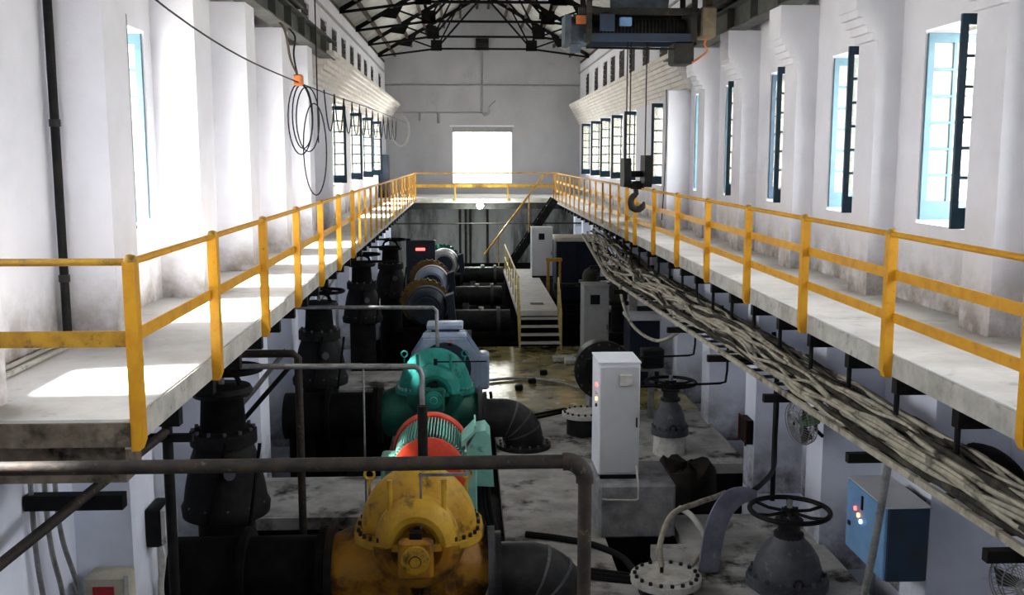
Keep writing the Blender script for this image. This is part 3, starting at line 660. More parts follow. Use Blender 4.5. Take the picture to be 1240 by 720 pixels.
# ================================================================== PUMPS
def pump(name, x, y, zs, cu, cl, cd, lab):
    """double-suction split-casing pump, shaft along y"""
    p = thing(name, (x, y, 0), lab, 'pump')
    prof = [(-.26,.10),(-.28,.17),(-.50,.20),(-.555,.25),(-.565,.31),(-.52,.39),(-.44,.44),(-.34,.455),(-.27,.43),(-.235,.47),(-.19,.56),(-.10,.625),(0,.645),(.10,.625),(.19,.56),(.235,.47),(.27,.43),(.34,.455),(.44,.44),(.52,.39),(.565,.31),(.555,.25),(.50,.20),(.28,.17),(.26,.10)]
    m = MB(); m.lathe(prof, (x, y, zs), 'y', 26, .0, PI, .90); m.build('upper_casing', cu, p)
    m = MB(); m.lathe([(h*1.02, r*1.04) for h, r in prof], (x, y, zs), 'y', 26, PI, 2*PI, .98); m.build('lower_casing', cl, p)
    # ribs over the crown
    for dx in (-.26, .26):
        m = MB(); m.cyl((x+dx, y-.40, zs+.05), (x+dx, y-.40, zs+.62), .028, n=8); m.build('lifting_stud', cu, p)
    outl = [(.64*math.copysign(abs(math.cos(a))**.8, math.cos(a)), .57*math.copysign(abs(math.sin(a))**.62, math.sin(a))) for a in [2*PI*i/32 for i in range(32)]]
    m = MB(); m.prism([(x+a, y+b) for a, b in outl], zs-.04, zs+.028, 'z'); m.build('split_flange', cu, p)
    m = MB()
    for a, b in outl[::1]: m.cyl((x+a*.93, y+b*.93, zs+.028), (x+a*.93, y+b*.93, zs+.065), .02, n=6)
    tag(m.build('flange_bolts', cd, p), kind='stuff')
    # shaft gland and bearing bracket at both ends
    for s in (-1, 1):
        m = MB(); m.cyl((x, y+s*.25, zs), (x, y+(1.05 if s > 0 else -.72), zs), .05, n=12); m.build('shaft', 'galv', p)
        m = MB(); m.cyl((x, y+s*.56, zs), (x, y+s*.62, zs), .13, n=18); m.build('gland', 'iron', p)
        m = MB(); m.cbox(x-.165, x+.165, y+s*.70-.07, y+s*.70+.07, zs-.24, zs+.14, .03)
        m.box(x-.10, x+.10, y+s*.56-.08, y+s*.70, zs-.18, zs-.09) if s > 0 else m.box(x-.10, x+.10, y-.70, y-.48, zs-.18, zs-.09)
        m.build('bearing_housing', cl, p)
        m = MB(); m.lathe([(0,.02),(0,.135),(s*.035,.135),(s*.04,.10),(s*.055,.10),(s*.06,.05),(s*.075,.05),(s*.08,.01)], (x, y+s*.775, zs-.03), 'y', 22); m.build('bearing_cover', cu, p)
        m = MB(); m.torus((x, y+s*.80, zs-.03), .105, .012, 'y', 22, 6); m.torus((x, y+s*.835, zs-.03), .05, .01, 'y', 18, 6); m.build('cover_groove', cd, p)
        m = MB(); m.box(x-.06, x+.06, y+s*.66-.05, y+s*.66+.05, zs+.14, zs+.20); m.build('oil_cup', 'black', p)
    # eye bolts
    for dx in (-.50, .48):
        m = MB(); m.torus((x+dx, y+.1, zs+.52), .05, .014, 'y', 14, 6); m.cyl((x+dx, y+.1, zs+.06), (x+dx, y+.1, zs+.47), .016, n=6); m.build('eye_bolt', cu, p)
    # legs and feet
    for sx in (-1, 1):
        m = MB(); m.prism([(x+sx*.26, zs-.40), (x+sx*.36, zs-.40), (x+sx*.40, .0), (x+sx*.30, .0)], y-.40, y-.34); m.prism([(x+sx*.26, zs-.40), (x+sx*.36, zs-.40), (x+sx*.40, .0), (x+sx*.30, .0)], y+.34, y+.40)
        m.box(min(x+sx*.30,x+sx*.68), max(x+sx*.30,x+sx*.68), y-.48, y+.48, -.04, .0); m.build('foot', cl, p)
    # nozzles
    m = MB(); m.cyl((x+.10, y, zs-.32), (x+.70, y, zs-.46), .44, .30, 24); m.build('discharge_nozzle', cl, p)
    m = MB(); m.cyl((x+.69, y, zs-.46), (x+.76, y, zs-.46), .43, n=26); m.build('discharge_flange', 'iron_dusty', p)
    m = MB(); m.cyl((x-.10, y, zs-.30), (x-.86, y, zs-.46), .50, .36, 24); m.build('suction_nozzle', cl, p)
    m = MB(); m.cyl((x-.85, y, zs-.46), (x-.92, y, zs-.46), .46, n=26); m.build('suction_flange', 'black', p)
    m = MB(); m.box(x-.75, x+.75, y-.8, y+.75, -.25, -.04); m.build('base_plinth', 'block', p)
    return p
ZS = .96
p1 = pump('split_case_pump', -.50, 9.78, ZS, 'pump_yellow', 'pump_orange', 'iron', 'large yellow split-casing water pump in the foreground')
m = MB(); m.cyl((-.46,9.36,1.66), (-.46,9.36,1.10), .012, n=8); m.box(-.48,-.02,9.35,9.37,1.62,1.65); m.build('gauge_pipe', 'galv', p1)
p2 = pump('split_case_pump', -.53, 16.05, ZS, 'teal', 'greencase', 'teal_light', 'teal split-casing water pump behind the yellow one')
m = MB(); m.cyl((-.51,15.65,1.1), (-.51,15.65,1.50), .03, n=8); m.box(-.53,.3,15.64,15.66,1.44,1.46); m.build('gauge_pipe', 'black', p2)
# first motor: light teal with red rings
def motor1():
    x, y, z = -.46, 11.78, 1.03
    t = thing('electric_motor', (x, y, 0), 'light teal finned motor with bright red end rings behind the yellow pump', 'motor')
    m = MB(); m.cyl((x, y-.40, z), (x, y+.42, z), .37, n=40); m.build('stator', 'black', t)
    for i in range(36):
        a = math.radians(2+176*i/35); c, s = math.cos(a), math.sin(a)
        m = MB(); m.bar((x+c*.405, y-.38, z+s*.405), (x+c*.405, y+.40, z+s*.405), .016, .07, up=(c, 0, s)); m.build('cooling_fin', 'teal_light', t)
    m = MB(); m.lathe([(0,.05),(0,.38),(.03,.43),(.09,.43),(.10,.3)], (x, y-.50, z-.02), 'y', 40); m.build('front_ring', 'red', t)
    m = MB(); m.lathe([(0,.3),(.0,.46),(.12,.48),(.20,.44),(.24,.30),(.25,.05)], (x, y+.38, z), 'y', 40); m.build('rear_ring', 'red', t)
    for s in (-1, 1):
        m = MB(); m.cbox(min(x+s*.30,x+s*.56), max(x+s*.30,x+s*.56), y-.42, y-.1, .06, z+.17, .02); m.build('side_pod', 'teal_light', t)
        m = MB(); m.box(min(x+s*.25,x+s*.55), max(x+s*.25,x+s*.55), y-.42, y+.45, 0, .07); m.build('foot', 'teal_light', t)
    m = MB(); m.prism([(x+.42,.84),(x+.76,.82),(x+.72,1.42),(x+.66,1.50),(x+.55,1.48),(x+.45,1.30)], y-.38, y+.10); m.build('terminal_box', 'teal_light', t)
    m = MB(); m.prism([(x+.38,1.30),(x+.55,1.49),(x+.55,1.56),(x+.53,1.56),(x+.53,1.51),(x+.38,1.36)], y-.40, y+.12); m.build('terminal_lid', 'teal_light', t)
    m = MB(); m.cyl((x, 10.86, ZS), (x, y-.48, ZS), .11, n=18); m.build('coupling', 'steel_dark', t)
    m = MB(); m.box(x-.7, x+.7, y-.55, y+.7, -.25, 0); m.build('base_plinth', 'block', t)
    for k in range(3):
        m = MB(); m.tube(spline([(x+.58+.05*k, y-.25, .84), (x+.62+.06*k, y-.3, .40), (x+.80+.06*k, y-.45, .08), (x+1.3, y-.8-.1*k, .04), (x+1.9, y-1.0-.1*k, .03), (x+2.25, y-1.1-.1*k, .02)]), .028, 8); m.build('power_cable', 'rubber', t)
motor1()
def motor2():
    x, y, z = -.40, 18.0, .98
    t = thing('electric_motor', (x, y, 0), 'blue grey boxy motor with top covers behind the teal pump', 'motor')
    oct_ = lambda r, k=.42: [(x-r, z-r*k), (x-r*k, z-r), (x+r*k, z-r), (x+r, z-r*k), (x+r, z+.1), (x+r*.58, z+r*.80), (x-r*.58, z+r*.80), (x-r, z+.1)]
    m = MB(); m.prism(oct_(.60), y-.55, y+.60); m.build('body', 'bluegrey', t)
    for dy in (-.60, -.2, .25):
        m = MB(); m.prism(oct_(.64), y+dy, y+dy+.07); m.build('body_rib', 'bluegrey', t)
    m = MB(); m.cyl((x, y-.66, z), (x, y-.55, z), .46, n=28); m.build('end_shield', 'motor_dark', t)
    m = MB(); m.cbox(x-.40, x+.38, y-.55, y-.1, z+.46, z+.56, .02); m.build('top_cover', 'bluegrey', t)
    m = MB(); m.cbox(x-.34, x+.32, y-.05, y+.45, z+.58, z+.68, .02); m.build('top_cover', 'bluegrey', t)
    m = MB(); m.box(x-.25, x+.25, y-.05, y+.4, z+.45, z+.58); m.build('cover_riser', 'motor_dark', t)
    m = MB(); m.box(x+.06, x+.12, y-.66, y-.55, z+.40, z+.46); m.build('red_tap', 'red', t)
    m = MB(); m.cbox(x+.58, x+.78, y-.5, y-.1, z-.42, z+.22, .03); m.build('terminal_box', 'bluegrey', t)
    m = MB(); m.cyl((-.47, 17.14, ZS), (-.47, y-.6, ZS), .12, n=16); m.build('coupling', 'steel_dark', t)
    m = MB(); m.box(x-.66, x+.66, y-.6, y+.65, -.25, z-.5); m.build('base_plinth', 'block', t)
    for k in range(2):
        m = MB(); m.tube(spline([(x+.7+.1*k, y-.4, .5), (x+.74+.1*k, y-.5, .25), (x+.85+.1*k, y-.7, .04), (x+1.5, y-.5+.2*k, .02), (x+2.2, y+.2*k, .02)]), .028, 8); m.build('power_cable', 'rubber', t)
motor2()
# discharge bends
def bend(x0, x1, y, z, zf, lab):
    t = thing('discharge_bend', (x1, y, zf), lab, 'pipe')
    r = .31; R = .36
    m = MB(); m.tube([(x0, y, z), ((x0+x1)/2-.2, y, z), (x1-R, y, z)]+arc((x1-R, y, z-R), R, PI/2, 0, 10)+[(x1, y, zf)], r, 28); m.build('pipe', 'iron', t)
    for a in (0.25, .5, .75):
        q = arc((x1-R, y, z-R), R, PI/2*(1-a)-.03, PI/2*(1-a)+.03, 2); m = MB(); m.tube(q, r+.008, 28); m.build('mitre_weld', 'iron_dusty', t)
    m = MB(); m.lathe([(0,r),(0,.44),(.06,.44),(.06,r)], (x1, y, zf), 'z', 32); m.build('floor_flange', 'iron', t)
    m = MB(); bolts(m, (x1, y, zf+.06), .385, 16, .022, .04); tag(m.build('flange_bolts', 'iron_dusty', t), kind='stuff')
    m = MB(); m.lathe([(0,r),(0,.42),(.06,.42),(.06,r)], (x0, y, z), 'x', 32); m.build('pump_flange', 'iron', t)
bend(.26, .92, 9.72, .48, .0, 'black bent discharge pipe of the yellow pump at the bottom edge')
bend(.24, .90, 15.85, .48, .0, 'black bent discharge pipe beside the teal pump')
def suction(x0, x1, y, z, lab):
    t = thing('suction_pipe', (x1, y, ZF), lab, 'pipe')
    m = MB(); m.cyl((x0, y, z), (x1, y, z), .37, n=28); m.build('pipe', 'soot', t)
    for xx_ in (x0, (x0+x1)/2):
        m = MB(); m.lathe([(0,.36),(0,.46),(-.07,.46),(-.07,.36)], (xx_, y, z), 'x', 30); m.build('pipe_flange', 'soot', t)
    m = MB(); m.box(x1+.1, x1+.5, y-.3, y+.3, ZF, z-.3); m.box(x0-.5, x0-.2, y-.3, y+.3, ZF, z-.3); m.build('saddle', 'floor_dark', t)
suction(-1.43, -2.95, 9.78, .50, 'black suction pipe entering the left side of the yellow pump')
suction(-1.46, -2.95, 16.05, .50, 'black suction pipe entering the left side of the teal pump')
# far units
def far_unit(y, x, rc, c1, c2, lab1, lab2, pz=.45):
    t = thing('pump_set', (x, y, 0), lab1, 'pump')
    z = .98
    m = MB(); m.lathe([(-.62,.05),(-.62,.36),(-.5,.45),(.1,.47),(.1,.1)], (x, y, z), 'y', 30); m.build('motor_body', c1, t)
    m = MB(); m.lathe([(0,.30),(0,.50),(.14,.52),(.14,.30)], (x, y-.1, z), 'y', 30); m.build('band', c2, t)
    m = MB(); m.cyl((x, y-.66, z), (x, y-.62, z), .30, n=24); m.build('end_cover', 'motor_dark', t)
    m = MB()
    m.lathe([(0,.3),(0,.52),(.04,.60),(.22,.60),(.26,.52),(.26,.3)], (x-.08, y+.45, z), 'y', 32); m.build('ring_casing', rc, t)
    for i in range(12):
        a = PI*(i+.5)/12; c, s = math.cos(a), math.sin(a)
        m = MB(); m.bar((x-.08+c*.58, y+.50, z+s*.58), (x-.08+c*.64, y+.50, z+s*.64), .05, .12); m.build('casing_lug', rc, t)
    m = MB(); m.lathe([(0,.2),(.05,.45),(.6,.5),(.8,.3),(.8,.05)], (x-.05, y+.9, z-.05), 'y', 24); m.build('pump_casing', rc, t)
    m = MB(); m.prism([(x+.56,.65),(x+.72,.62),(x+.66,1.35),(x+.46,1.28)], y-.5, y-.05); m.build('terminal_box', 'motor_dark', t)
    m = MB(); m.box(x-.55, x+.55, y-.7, y+1.7, 0, z-.42); m.build('base_plinth', 'floor_dark', t)
    q = thing('delivery_pipe', (x+1.4, y+.9, 0), lab2, 'pipe')
    m = MB(); m.tube([(x+.45, y+.9, pz), (x+1.0, y+.9, pz), (x+2.1, y+.9, pz)], .29, 24); m.build('pipe', 'iron', q)
    for xx_ in (x+.55, x+1.75):
        m = MB(); m.lathe([(0,.28),(0,.36),(.09,.36),(.09,.28)], (xx_, y+.9, pz), 'x', 26); m.build('pipe_flange', 'iron_dusty', q)
    m = MB(); m.box(x+.9, x+1.1, y+.65, y+1.15, 0, pz-.2); m.build('saddle', 'block', q)
    m = MB(); m.cyl((x+1.35, y+.9, pz+.28), (x+1.35, y+.9, pz+.36), .07, n=10); m.build('vent_stub', 'offwhite', q)
far_unit(24.9, -1.0, 'brown', 'motor_dark', 'steel_blue', 'dark blue motor with ochre ring, nearest of the three far pump sets', 'dark delivery pipe running to the steps, nearest of three')
far_unit(29.7, -1.05, 'brown', 'bluegrey', 'cab', 'pale blue motor with ochre ring, middle of the three far pump sets', 'dark delivery pipe in the middle of the three far ones')
far_unit(35.2, -.80, 'greencase', 'cab_mid', 'cab', 'grey motor with deep green casing, farthest of the pump sets', 'dark delivery pipe farthest back of three')
# air pipes across the left side
def airpipe(pts, r, lab, mt='galv', up=None):
    m = MB(); m.tube(pts, r, 10); return tag(m.build('air_pipe', mt), lab, 'pipe')
airpipe([(-2.98,9.9,2.60),(-1.5,9.9,2.59),(-.53,9.9,2.58),(-.48,9.9,2.55),(-.46,9.9,2.48),(-.46,9.9,1.61)], .028, 'grey air pipe ending in a drop onto the yellow pump')
t = tag(shape('riser_sleeve', 'black', None, 'cyl', (-.455,9.80,1.61), (-.455,9.80,2.20), .05, n=12), 'thick black riser standing on top of the yellow pump', 'pipe')
airpipe([(-2.98,16.15,2.26),(-1.5,16.15,2.25),(-.55,16.15,2.24),(-.50,16.15,2.19),(-.49,16.15,1.60)], .032, 'grey air pipe reaching across to the teal pump')
airpipe([(-3.44,11.3,2.45),(-2.2,11.3,2.45),(-1.98,11.3,2.45),(-1.92,11.3,2.40),(-1.92,11.3,-1.58)], .045, 'rusty pipe stub with elbow under the left gallery', 'rust_pipe')
airpipe([(-2.98,12.27,2.12),(-1.3,12.27,2.12),(-1.29,12.27,2.1),(-1.29,12.27,-1.58)], .012, 'thin grey rod crossing the dark pit on the left')
airpipe([(-2.9,22.4,2.35),(-2.2,22.4,2.35),(-1.6,22.4,2.35)], .03, 'black pipe below the left gallery, nearest of the far ones', 'black')
airpipe([(-2.9,25.5,2.4),(-1.7,25.5,2.4)], .03, 'black pipe below the left gallery, middle of the far ones', 'black')
airpipe([(-2.9,28.5,2.35),(-1.6,28.5,2.35)], .03, 'black pipe below the left gallery, farthest back', 'black')
airpipe([(-2.94,11.62,1.45),(-2.5,11.65,1.95),(-2.12,11.7,2.42)], .03, 'grey slanting pipe beside the big left valve, upper of two')
airpipe([(-2.94,11.75,1.25),(-2.5,11.75,1.75),(-2.10,11.8,2.20)], .03, 'black slanting pipe beside the big left valve, lower of two', 'black')
airpipe([(-2.9,17.75,1.6),(-2.3,20.4,2.88)], .022, 'pale slanting rod under the left gallery')
airpipe([(-2.5,25.0,2.4),(-2.12,27.3,2.86)], .03, 'white slanting pipe by the far left valves', 'offwhite')

# ================================================================== VALVES
def handwheel(t, c, R, mt, spokes=6, r=.028):
    m = MB(); m.torus(c, R, r, 'z', 36, 8); w_ = m.build('handwheel', mt, t)
    for i in range(spokes):
        a = 2*PI*(i+.25)/spokes
        m = MB(); m.tube([(c[0]+.05*math.cos(a), c[1]+.05*math.sin(a), c[2]-.02), (c[0]+R*.6*math.cos(a), c[1]+R*.6*math.sin(a), c[2]-.03), (c[0]+R*math.cos(a), c[1]+R*math.sin(a), c[2])], .018, 7); m.build('spoke', mt, w_)
    m = MB(); m.cyl((c[0],c[1],c[2]-.06), (c[0],c[1],c[2]+.03), .06, n=12); m.build('hub', mt, w_)
def big_valve(x, y, lab, wheel=True):
    t = thing('gate_valve', (x, y, ZF), lab, 'valve')
    m = MB(); m.lathe([(ZF,.30),(.85,.30)], (x,y,0), 'z', 26); m.build('riser_pipe', 'soot_iron', t)
    m = MB(); m.lathe([(.85,.30),(.85,.46),(.95,.47),(1.0,.44),(1.15,.42),(1.45,.36),(1.62,.30),(1.64,.28)], (x,y,0), 'z', 30); m.build('body', 'soot_iron', t)
    m = MB(); m.lathe([(1.62,.2),(1.62,.35),(1.76,.35),(1.78,.28)], (x,y,0), 'z', 26); m.build('bonnet_flange', 'soot_iron', t)
    m = MB(); m.lathe([(1.76,.24),(1.80,.24),(2.12,.22),(2.16,.24)], (x,y,0), 'z', 22); m.build('bonnet', 'soot', t)
    m = MB(); m.lathe([(2.14,.1),(2.14,.30),(2.19,.33),(2.24,.30),(2.26,.1)], (x,y,0), 'z', 26); m.build('gland_flange', 'soot_iron', t)
    for sx in (-1, 1):
        m = MB(); m.tube([(x+sx*.2,y,2.24),(x+sx*.16,y,2.34),(x+sx*.05,y,2.40)], .03, 8); m.build('yoke_arm', 'soot', t)
    m = MB(); m.cyl((x,y,2.2), (x,y,2.47), .03, n=10); m.build('stem', 'galv', t)
    m = MB(); bolts(m, (x,y,1.76), .315, 12, .022, .04); bolts(m, (x,y,.95), .43, 12, .022, .05); tag(m.build('flange_bolts', 'iron_dusty', t), kind='stuff')
    m = MB(); m.cyl((x+.12,y-.36,1.4), (x+.16,y-.46,1.4), .06, n=12); m.build('drain_plug', 'iron_dusty', t)
    handwheel(t, (x+.12,y,2.42), .30, 'soot')
    for a in (-.1, .25):
        m = MB(); m.cyl((x+.2+a, y-.33, 1.70), (x+.05+a*1.2, y-.48, .86), .02, n=6); m.build('brace_rod', 'soot', t)
big_valve(-2.62, 10.62, 'tall black gate valve under the left gallery beside the near posts')
big_valve(-2.50, 16.9, 'tall black gate valve under the left gallery, second along')
big_valve(-2.45, 23.4, 'tall black gate valve under the left gallery, third along')
big_valve(-2.1, 27.6, 'tall black gate valve farthest back under the left gallery')
def bonnet_valve(x, y, lab, R, mt, h=0, q=1.0):
    t = thing('gate_valve', (x, y, 0), lab, 'valve')
    if h:
        m = MB(); m.lathe([(-.02,.26),(h+.08,.25)], (x,y,0), 'z', 28); m.build('neck', 'offwhite', t)
    m = MB(); m.lathe([(-.02,.34*q),(-.02,.36*q),(.06,.37*q),(.06,.44*q),(.13,.44*q),(.13,.41*q)], (x,y,h), 'z', 32); m.build('lower_flange', mt, t)
    m = MB(); m.lathe([(.13,.42*q),(.17,.42*q),(.18,.37*q),(.26,.36*q),(.38,.325*q),(.50,.25*q),(.58,.17*q),(.62,.15*q)], (x,y,h), 'z', 32); m.build('bonnet', mt, t)
    m = MB(); m.lathe([(.60,.16),(.64,.16),(.66,.12),(.74,.12),(.75,.15),(.79,.15),(.80,.05)], (x,y,h), 'z', 20); m.build('stuffing_box', 'iron', t)
    for sx in (-1, 1):
        m = MB(); m.cyl((x+sx*.09,y,h+.79), (x+sx*.07,y,h+.92), .02, n=6); m.build('yoke_arm', 'iron', t)
    m = MB(); m.cyl((x,y,h+.75), (x,y,h+1.0), .03, n=10); m.build('stem', 'galv', t)
    m = MB(); bolts(m, (x,y,h+.17), .395*q, 14, .024, .04); tag(m.build('flange_bolts', 'iron_dusty', t), kind='stuff')
    m = MB(); m.torus((x, y-.37*q, h+.2), .05, .014, 'y', 14, 6); m.build('lifting_eye', 'iron', t)
    handwheel(t, (x,y,h+.89), R, 'black')
bonnet_valve(3.45, 10.28, 'grey domed gate valve with a large black handwheel at the bottom right', .42, 'iron_dusty')
bonnet_valve(3.20, 15.45, 'domed gate valve with handwheel behind the tall grey cabinet', .39, 'iron_dusty', .24, .68)
def blind(x, y, z0, R, lab, riser=.02):
    t = thing('blind_flange', (x, y, z0), lab, 'flange')
    m = MB(); m.lathe([(z0,R*.78),(z0+riser,R*.78)], (x,y,0), 'z', 30); m.build('neck', 'iron', t)
    m = MB(); m.lathe([(z0+riser,.05),(z0+riser,R),(z0+riser+.07,R),(z0+riser+.07,R*.74),(z0+riser+.085,R*.72),(z0+riser+.085,.01)], (x,y,0), 'z', 36); m.build('cover_disc', 'offwhite', t)
    m = MB(); bolts(m, (x,y,z0+riser+.07), R*.88, 18, .022, .03); tag(m.build('flange_bolts', 'iron', t), kind='stuff')
    return t
b1 = blind(2.12, 10.26, 0, .38, 'round bolted blind flange with a hose at the bottom centre', .12)
m = MB(); m.cyl((2.08,10.30,.2), (2.08,10.30,.30), .02, n=8); m.build('bleed_stub', 'black', b1)
blind(1.95, 16.6, 0, .36, 'pale round bolted blind flange half hidden behind the tall cabinet', .30)
# hoses on the right
def hose(name, pts, r, mt, lab, cat='hose', flat=1.0):
    m = MB(); m.tube(spline(pts, 7), r, 10, flat=flat); return tag(m.build(name, mt), lab, cat)
hose('rubber_hose', [(2.08,10.30,.27),(2.07,10.36,.50),(2.25,10.65,.72),(2.6,11.0,.72),(2.95,11.5,.62),(3.2,12.0,.5)], .032, 'cable', 'tan hose arching up from the round blind flange')
hose('rubber_hose', [(2.35,10.55,.03),(2.5,10.7,.12),(2.75,10.9,.26),(2.95,11.2,.3),(3.2,11.7,.2)], .032, 'cable', 'tan hose lying on the floor behind the flat hose')
hose('rubber_hose', [(2.58,11.75,.40),(2.68,11.5,.38),(2.80,11.3,.20),(2.84,11.0,.04)], .035, 'offwhite', 'white hose drooping beside the concrete block')
m = MB()
path = spline([(2.70,10.72,.02),(2.73,10.74,.30),(2.80,10.78,.58),(2.92,10.82,.78),(3.08,10.86,.86),(3.26,10.90,.84)], 8)
vs = []; fs = []
for i, p in enumerate(path):
    d = (path[min(i+1,len(path)-1)]-path[max(i-1,0)]).normalized(); nn = Vector((.25,-1,.15)).normalized(); nn = (nn-d*nn.dot(d)).normalized(); side = d.cross(nn).normalized()
    hw = .125-.07*max(0, (i/len(path)-.65)/.35)
    for a, b_ in ((-hw,-.012),(.0,-.03),(hw,-.012),(hw,.012),(.0,.03),(-hw,.012)): vs.append(p+side*a+nn*b_)
for i in range(len(path)-1):
    for k in range(6): fs.append((i*6+k, i*6+(k+1)%6, (i+1)*6+(k+1)%6, (i+1)*6+k))
fs += [tuple(range(6)), tuple(range((len(path)-1)*6, len(path)*6))]
m.add(vs, fs); tag(m.build('layflat_hose', 'hose'), 'wide lilac grey flat hose bending over from the floor near the right valve', 'hose')
hose('rubber_hose', [(4.15,13.3,2.3),(4.16,13.1,1.5),(4.0,12.6,1.0),(3.8,12.0,.80),(3.4,11.2,.86),(3.2,10.95,.86)], .03, 'rubber', 'black hose hanging down the right pier to the near valve')
hose('rubber_hose', [(.7,11.9,.04),(1.1,11.75,.04),(1.5,11.5,.045),(1.78,11.15,.03),(1.86,10.7,.04)], .04, 'rubber', 'thick black cable snaking over the concrete strip')
hose('rubber_hose', [(.3,20.6,.03),(1.2,20.8,.03),(2.0,20.2,.03),(2.6,19.2,.03)], .03, 'galv', 'pale hose curving across the wet floor')

# ================================================================== CABINETS
def cabinet(name, x0, x1, y0, y1, z0, z1, lab, front, side, window=None, vent=False):
    t = thing(name, ((x0+x1)/2, (y0+y1)/2, z0), lab, 'cabinet')
    m = MB(); m.box(x0+.03, x1-.03, y0+.03, y1, z0, z0+.06); m.build('plinth', 'black', t)
    m = MB(); m.cbox(x0, x1, y0, y1, z0+.06, z1, .012); m.build('body', side, t)
    m = MB(); m.cbox(x0+.015, x1-.015, y0-.022, y0+.005, z0+.09, z1-.04, .008); d = m.build('door', front, t)
    m = MB(); m.box(x1-.05, x1-.035, y0-.04, y0-.02, (z0+z1)/2-.06, (z0+z1)/2+.06); m.build('door_handle', 'black', d)
    if window:
        m = MB(); m.cbox(*window[:2], y0-.034, y0-.02, *window[2:4], .006); m.build('door_window', window[4], d)
    for k in range(3):
        z = z0+.25+k*(z1-z0-.5)/2
        m = MB(); m.cyl((x0+.012, y0-.02, z), (x0+.012, y0-.02, z+.06), .012, n=8); m.build('hinge', side, d)
    m = MB(); m.box(x0-.01, x1+.01, y0-.01, y1+.01, z1, z1+.018); m.build('top_cap', side, t)
    return t
bk = tag(shape('plinth_block', 'block', None, 'cbox', 1.60, 2.55, 11.85, 12.85, -.02, .67, c=.03), 'concrete block under the tall light grey cabinet', 'concrete block')
shape('footing', 'floor_dark', bk, 'box', 1.64, 2.50, 11.90, 12.84, ZF, -.02)  # near-black box stands in for the shaded void below the block
c1 = cabinet('control_cabinet', 1.61, 2.12, 12.06, 12.72, .67, 2.14, 'tall light grey control cabinet standing on the concrete block', 'cab', 'cab_side')
m = MB(); m.cbox(1.86, 2.01, 12.00, 12.04, 1.87, 2.01, .008); m.build('vent_cover', 'offwhite', c1)
for k, (mt, z) in enumerate((('led_red', 1.84), ('offwhite', 1.74), ('led_orange', 1.66), ('black', 1.58))):
    m = MB(); m.cyl((1.61, 12.25, z), (1.59, 12.25, z), .022, n=10); m.build('indicator', mt, c1)
m = MB(); m.tube([(2.08,12.03,.85),(2.08,11.83,.68),(2.08,11.83,.50),(2.05,11.83,.48),(1.70,11.83,.49),(1.64,11.83,.50)], .012, 6); m.build('earth_wire', 'offwhite', c1)
cabinet('control_cabinet', 2.58, 3.14, 22.0, 22.7, 0, 1.82, 'mid grey control cabinet with dark window, middle one of the hall', 'cab_mid', 'cab_mid', (2.72, 2.93, 1.42, 1.63, 'blackpane'))
# platform with steps
pf = thing('platform', (1.9, 25.0, 0), 'low concrete platform with steps in front and yellow rails', 'platform')
m = MB(); m.box(1.25, 2.30, 24.95, 34.5, .70, .83); m.build('top_slab', 'deck', pf)
m = MB(); m.box(1.30, 2.25, 25.0, 34.4, 0, .70); m.build('wall', 'floor_dark', pf)
for k in range(4):
    z = .17+k*.165
    m = MB(); m.box(1.27, 2.28, 24.05+k*.23, 24.32+k*.23, z-.03, z); m.build('tread', 'deck', pf)
for x in (1.25, 2.26):
    m = MB(); m.prism([(24.0,0),(24.2,0),(25.0,.72),(25.0,.83),(24.9,.83)], x, x+.03, 'x'); m.build('stringer', 'pale_yellow', pf)
    for y_, z_ in ((24.08, 0), (24.95, .75)):
        m = MB(); m.cyl((x+.015, y_, z_), (x+.015, y_, z_+.92), .025, n=8); m.build('rail_post', 'pale_yellow', pf)
    m = MB(); m.tube([(x+.015,24.08,.92),(x+.015,24.95,1.66)], .022, 8); m.build('hand_rail', 'pale_yellow', pf)
    m = MB(); m.tube([(x+.015,24.08,.5),(x+.015,24.95,1.25)], .018, 8); m.build('hand_rail', 'pale_yellow', pf)
for y_ in (26.5, 28, 29.5, 31, 32.5, 34):
    m = MB(); m.cyl((1.28, y_, .8), (1.28, y_, 1.7), .022, n=8); m.build('rail_post', 'pale_yellow', pf)
for z_ in (1.28, 1.7):
    m = MB(); m.cyl((1.28, 24.95, z_-.02), (1.28, 34.2, z_), .022, n=8); m.build('side_rail', 'pale_yellow', pf)
m = MB(); m.box(1.65, 2.0, 26.0, 26.35, .83, .835); m.build('hatch', 'steel_dark', pf)
cabinet('control_cabinet', 2.05, 2.72, 31.9, 32.5, .83, 2.42, 'light grey control cabinet with dark window at the end of the platform', 'cab', 'cab', (2.27, 2.46, 2.05, 2.25, 'blackpane'))
yb = thing('yellow_stand', (2.3, 29.5, .0), 'yellow steel stand beside the platform', 'stand')
m = MB(); m.box(2.34, 2.42, 29.4, 29.5, 0, 1.62); m.build('leg', 'yellow_old', yb)
m = MB(); m.box(2.7, 2.76, 29.4, 29.5, 0, 1.62); m.build('leg', 'yellow_old', yb)
m = MB(); m.box(2.32, 2.78, 29.3, 29.6, 1.62, 1.70); m.build('top_plate', 'yellow_old', yb)
nb = thing('switchgear_box', (3.6, 32.2, 0), 'big navy switchgear box with a cream lid at the far right', 'cabinet')
m = MB(); m.cbox(2.85, 4.25, 31.9, 33.2, .1, 1.98, .02); m.build('body', 'navybox', nb)
m = MB(); m.cbox(2.80, 4.30, 31.85, 33.25, 1.98, 2.12, .02); m.build('lid', 'cream', nb)
for x in (2.88, 4.12):
    m = MB(); m.box(x, x+.1, 31.87, 31.98, 0, .12); m.build('foot', 'offwhite', nb)
m = MB(); m.box(3.5, 3.53, 31.88, 31.9, .15, 1.95); m.build('door_seam', 'black', nb)
nb2 = thing('switchgear_box', (3.6, 20.3, 0), 'navy switchgear box below the cable tray beside the white piers', 'cabinet')
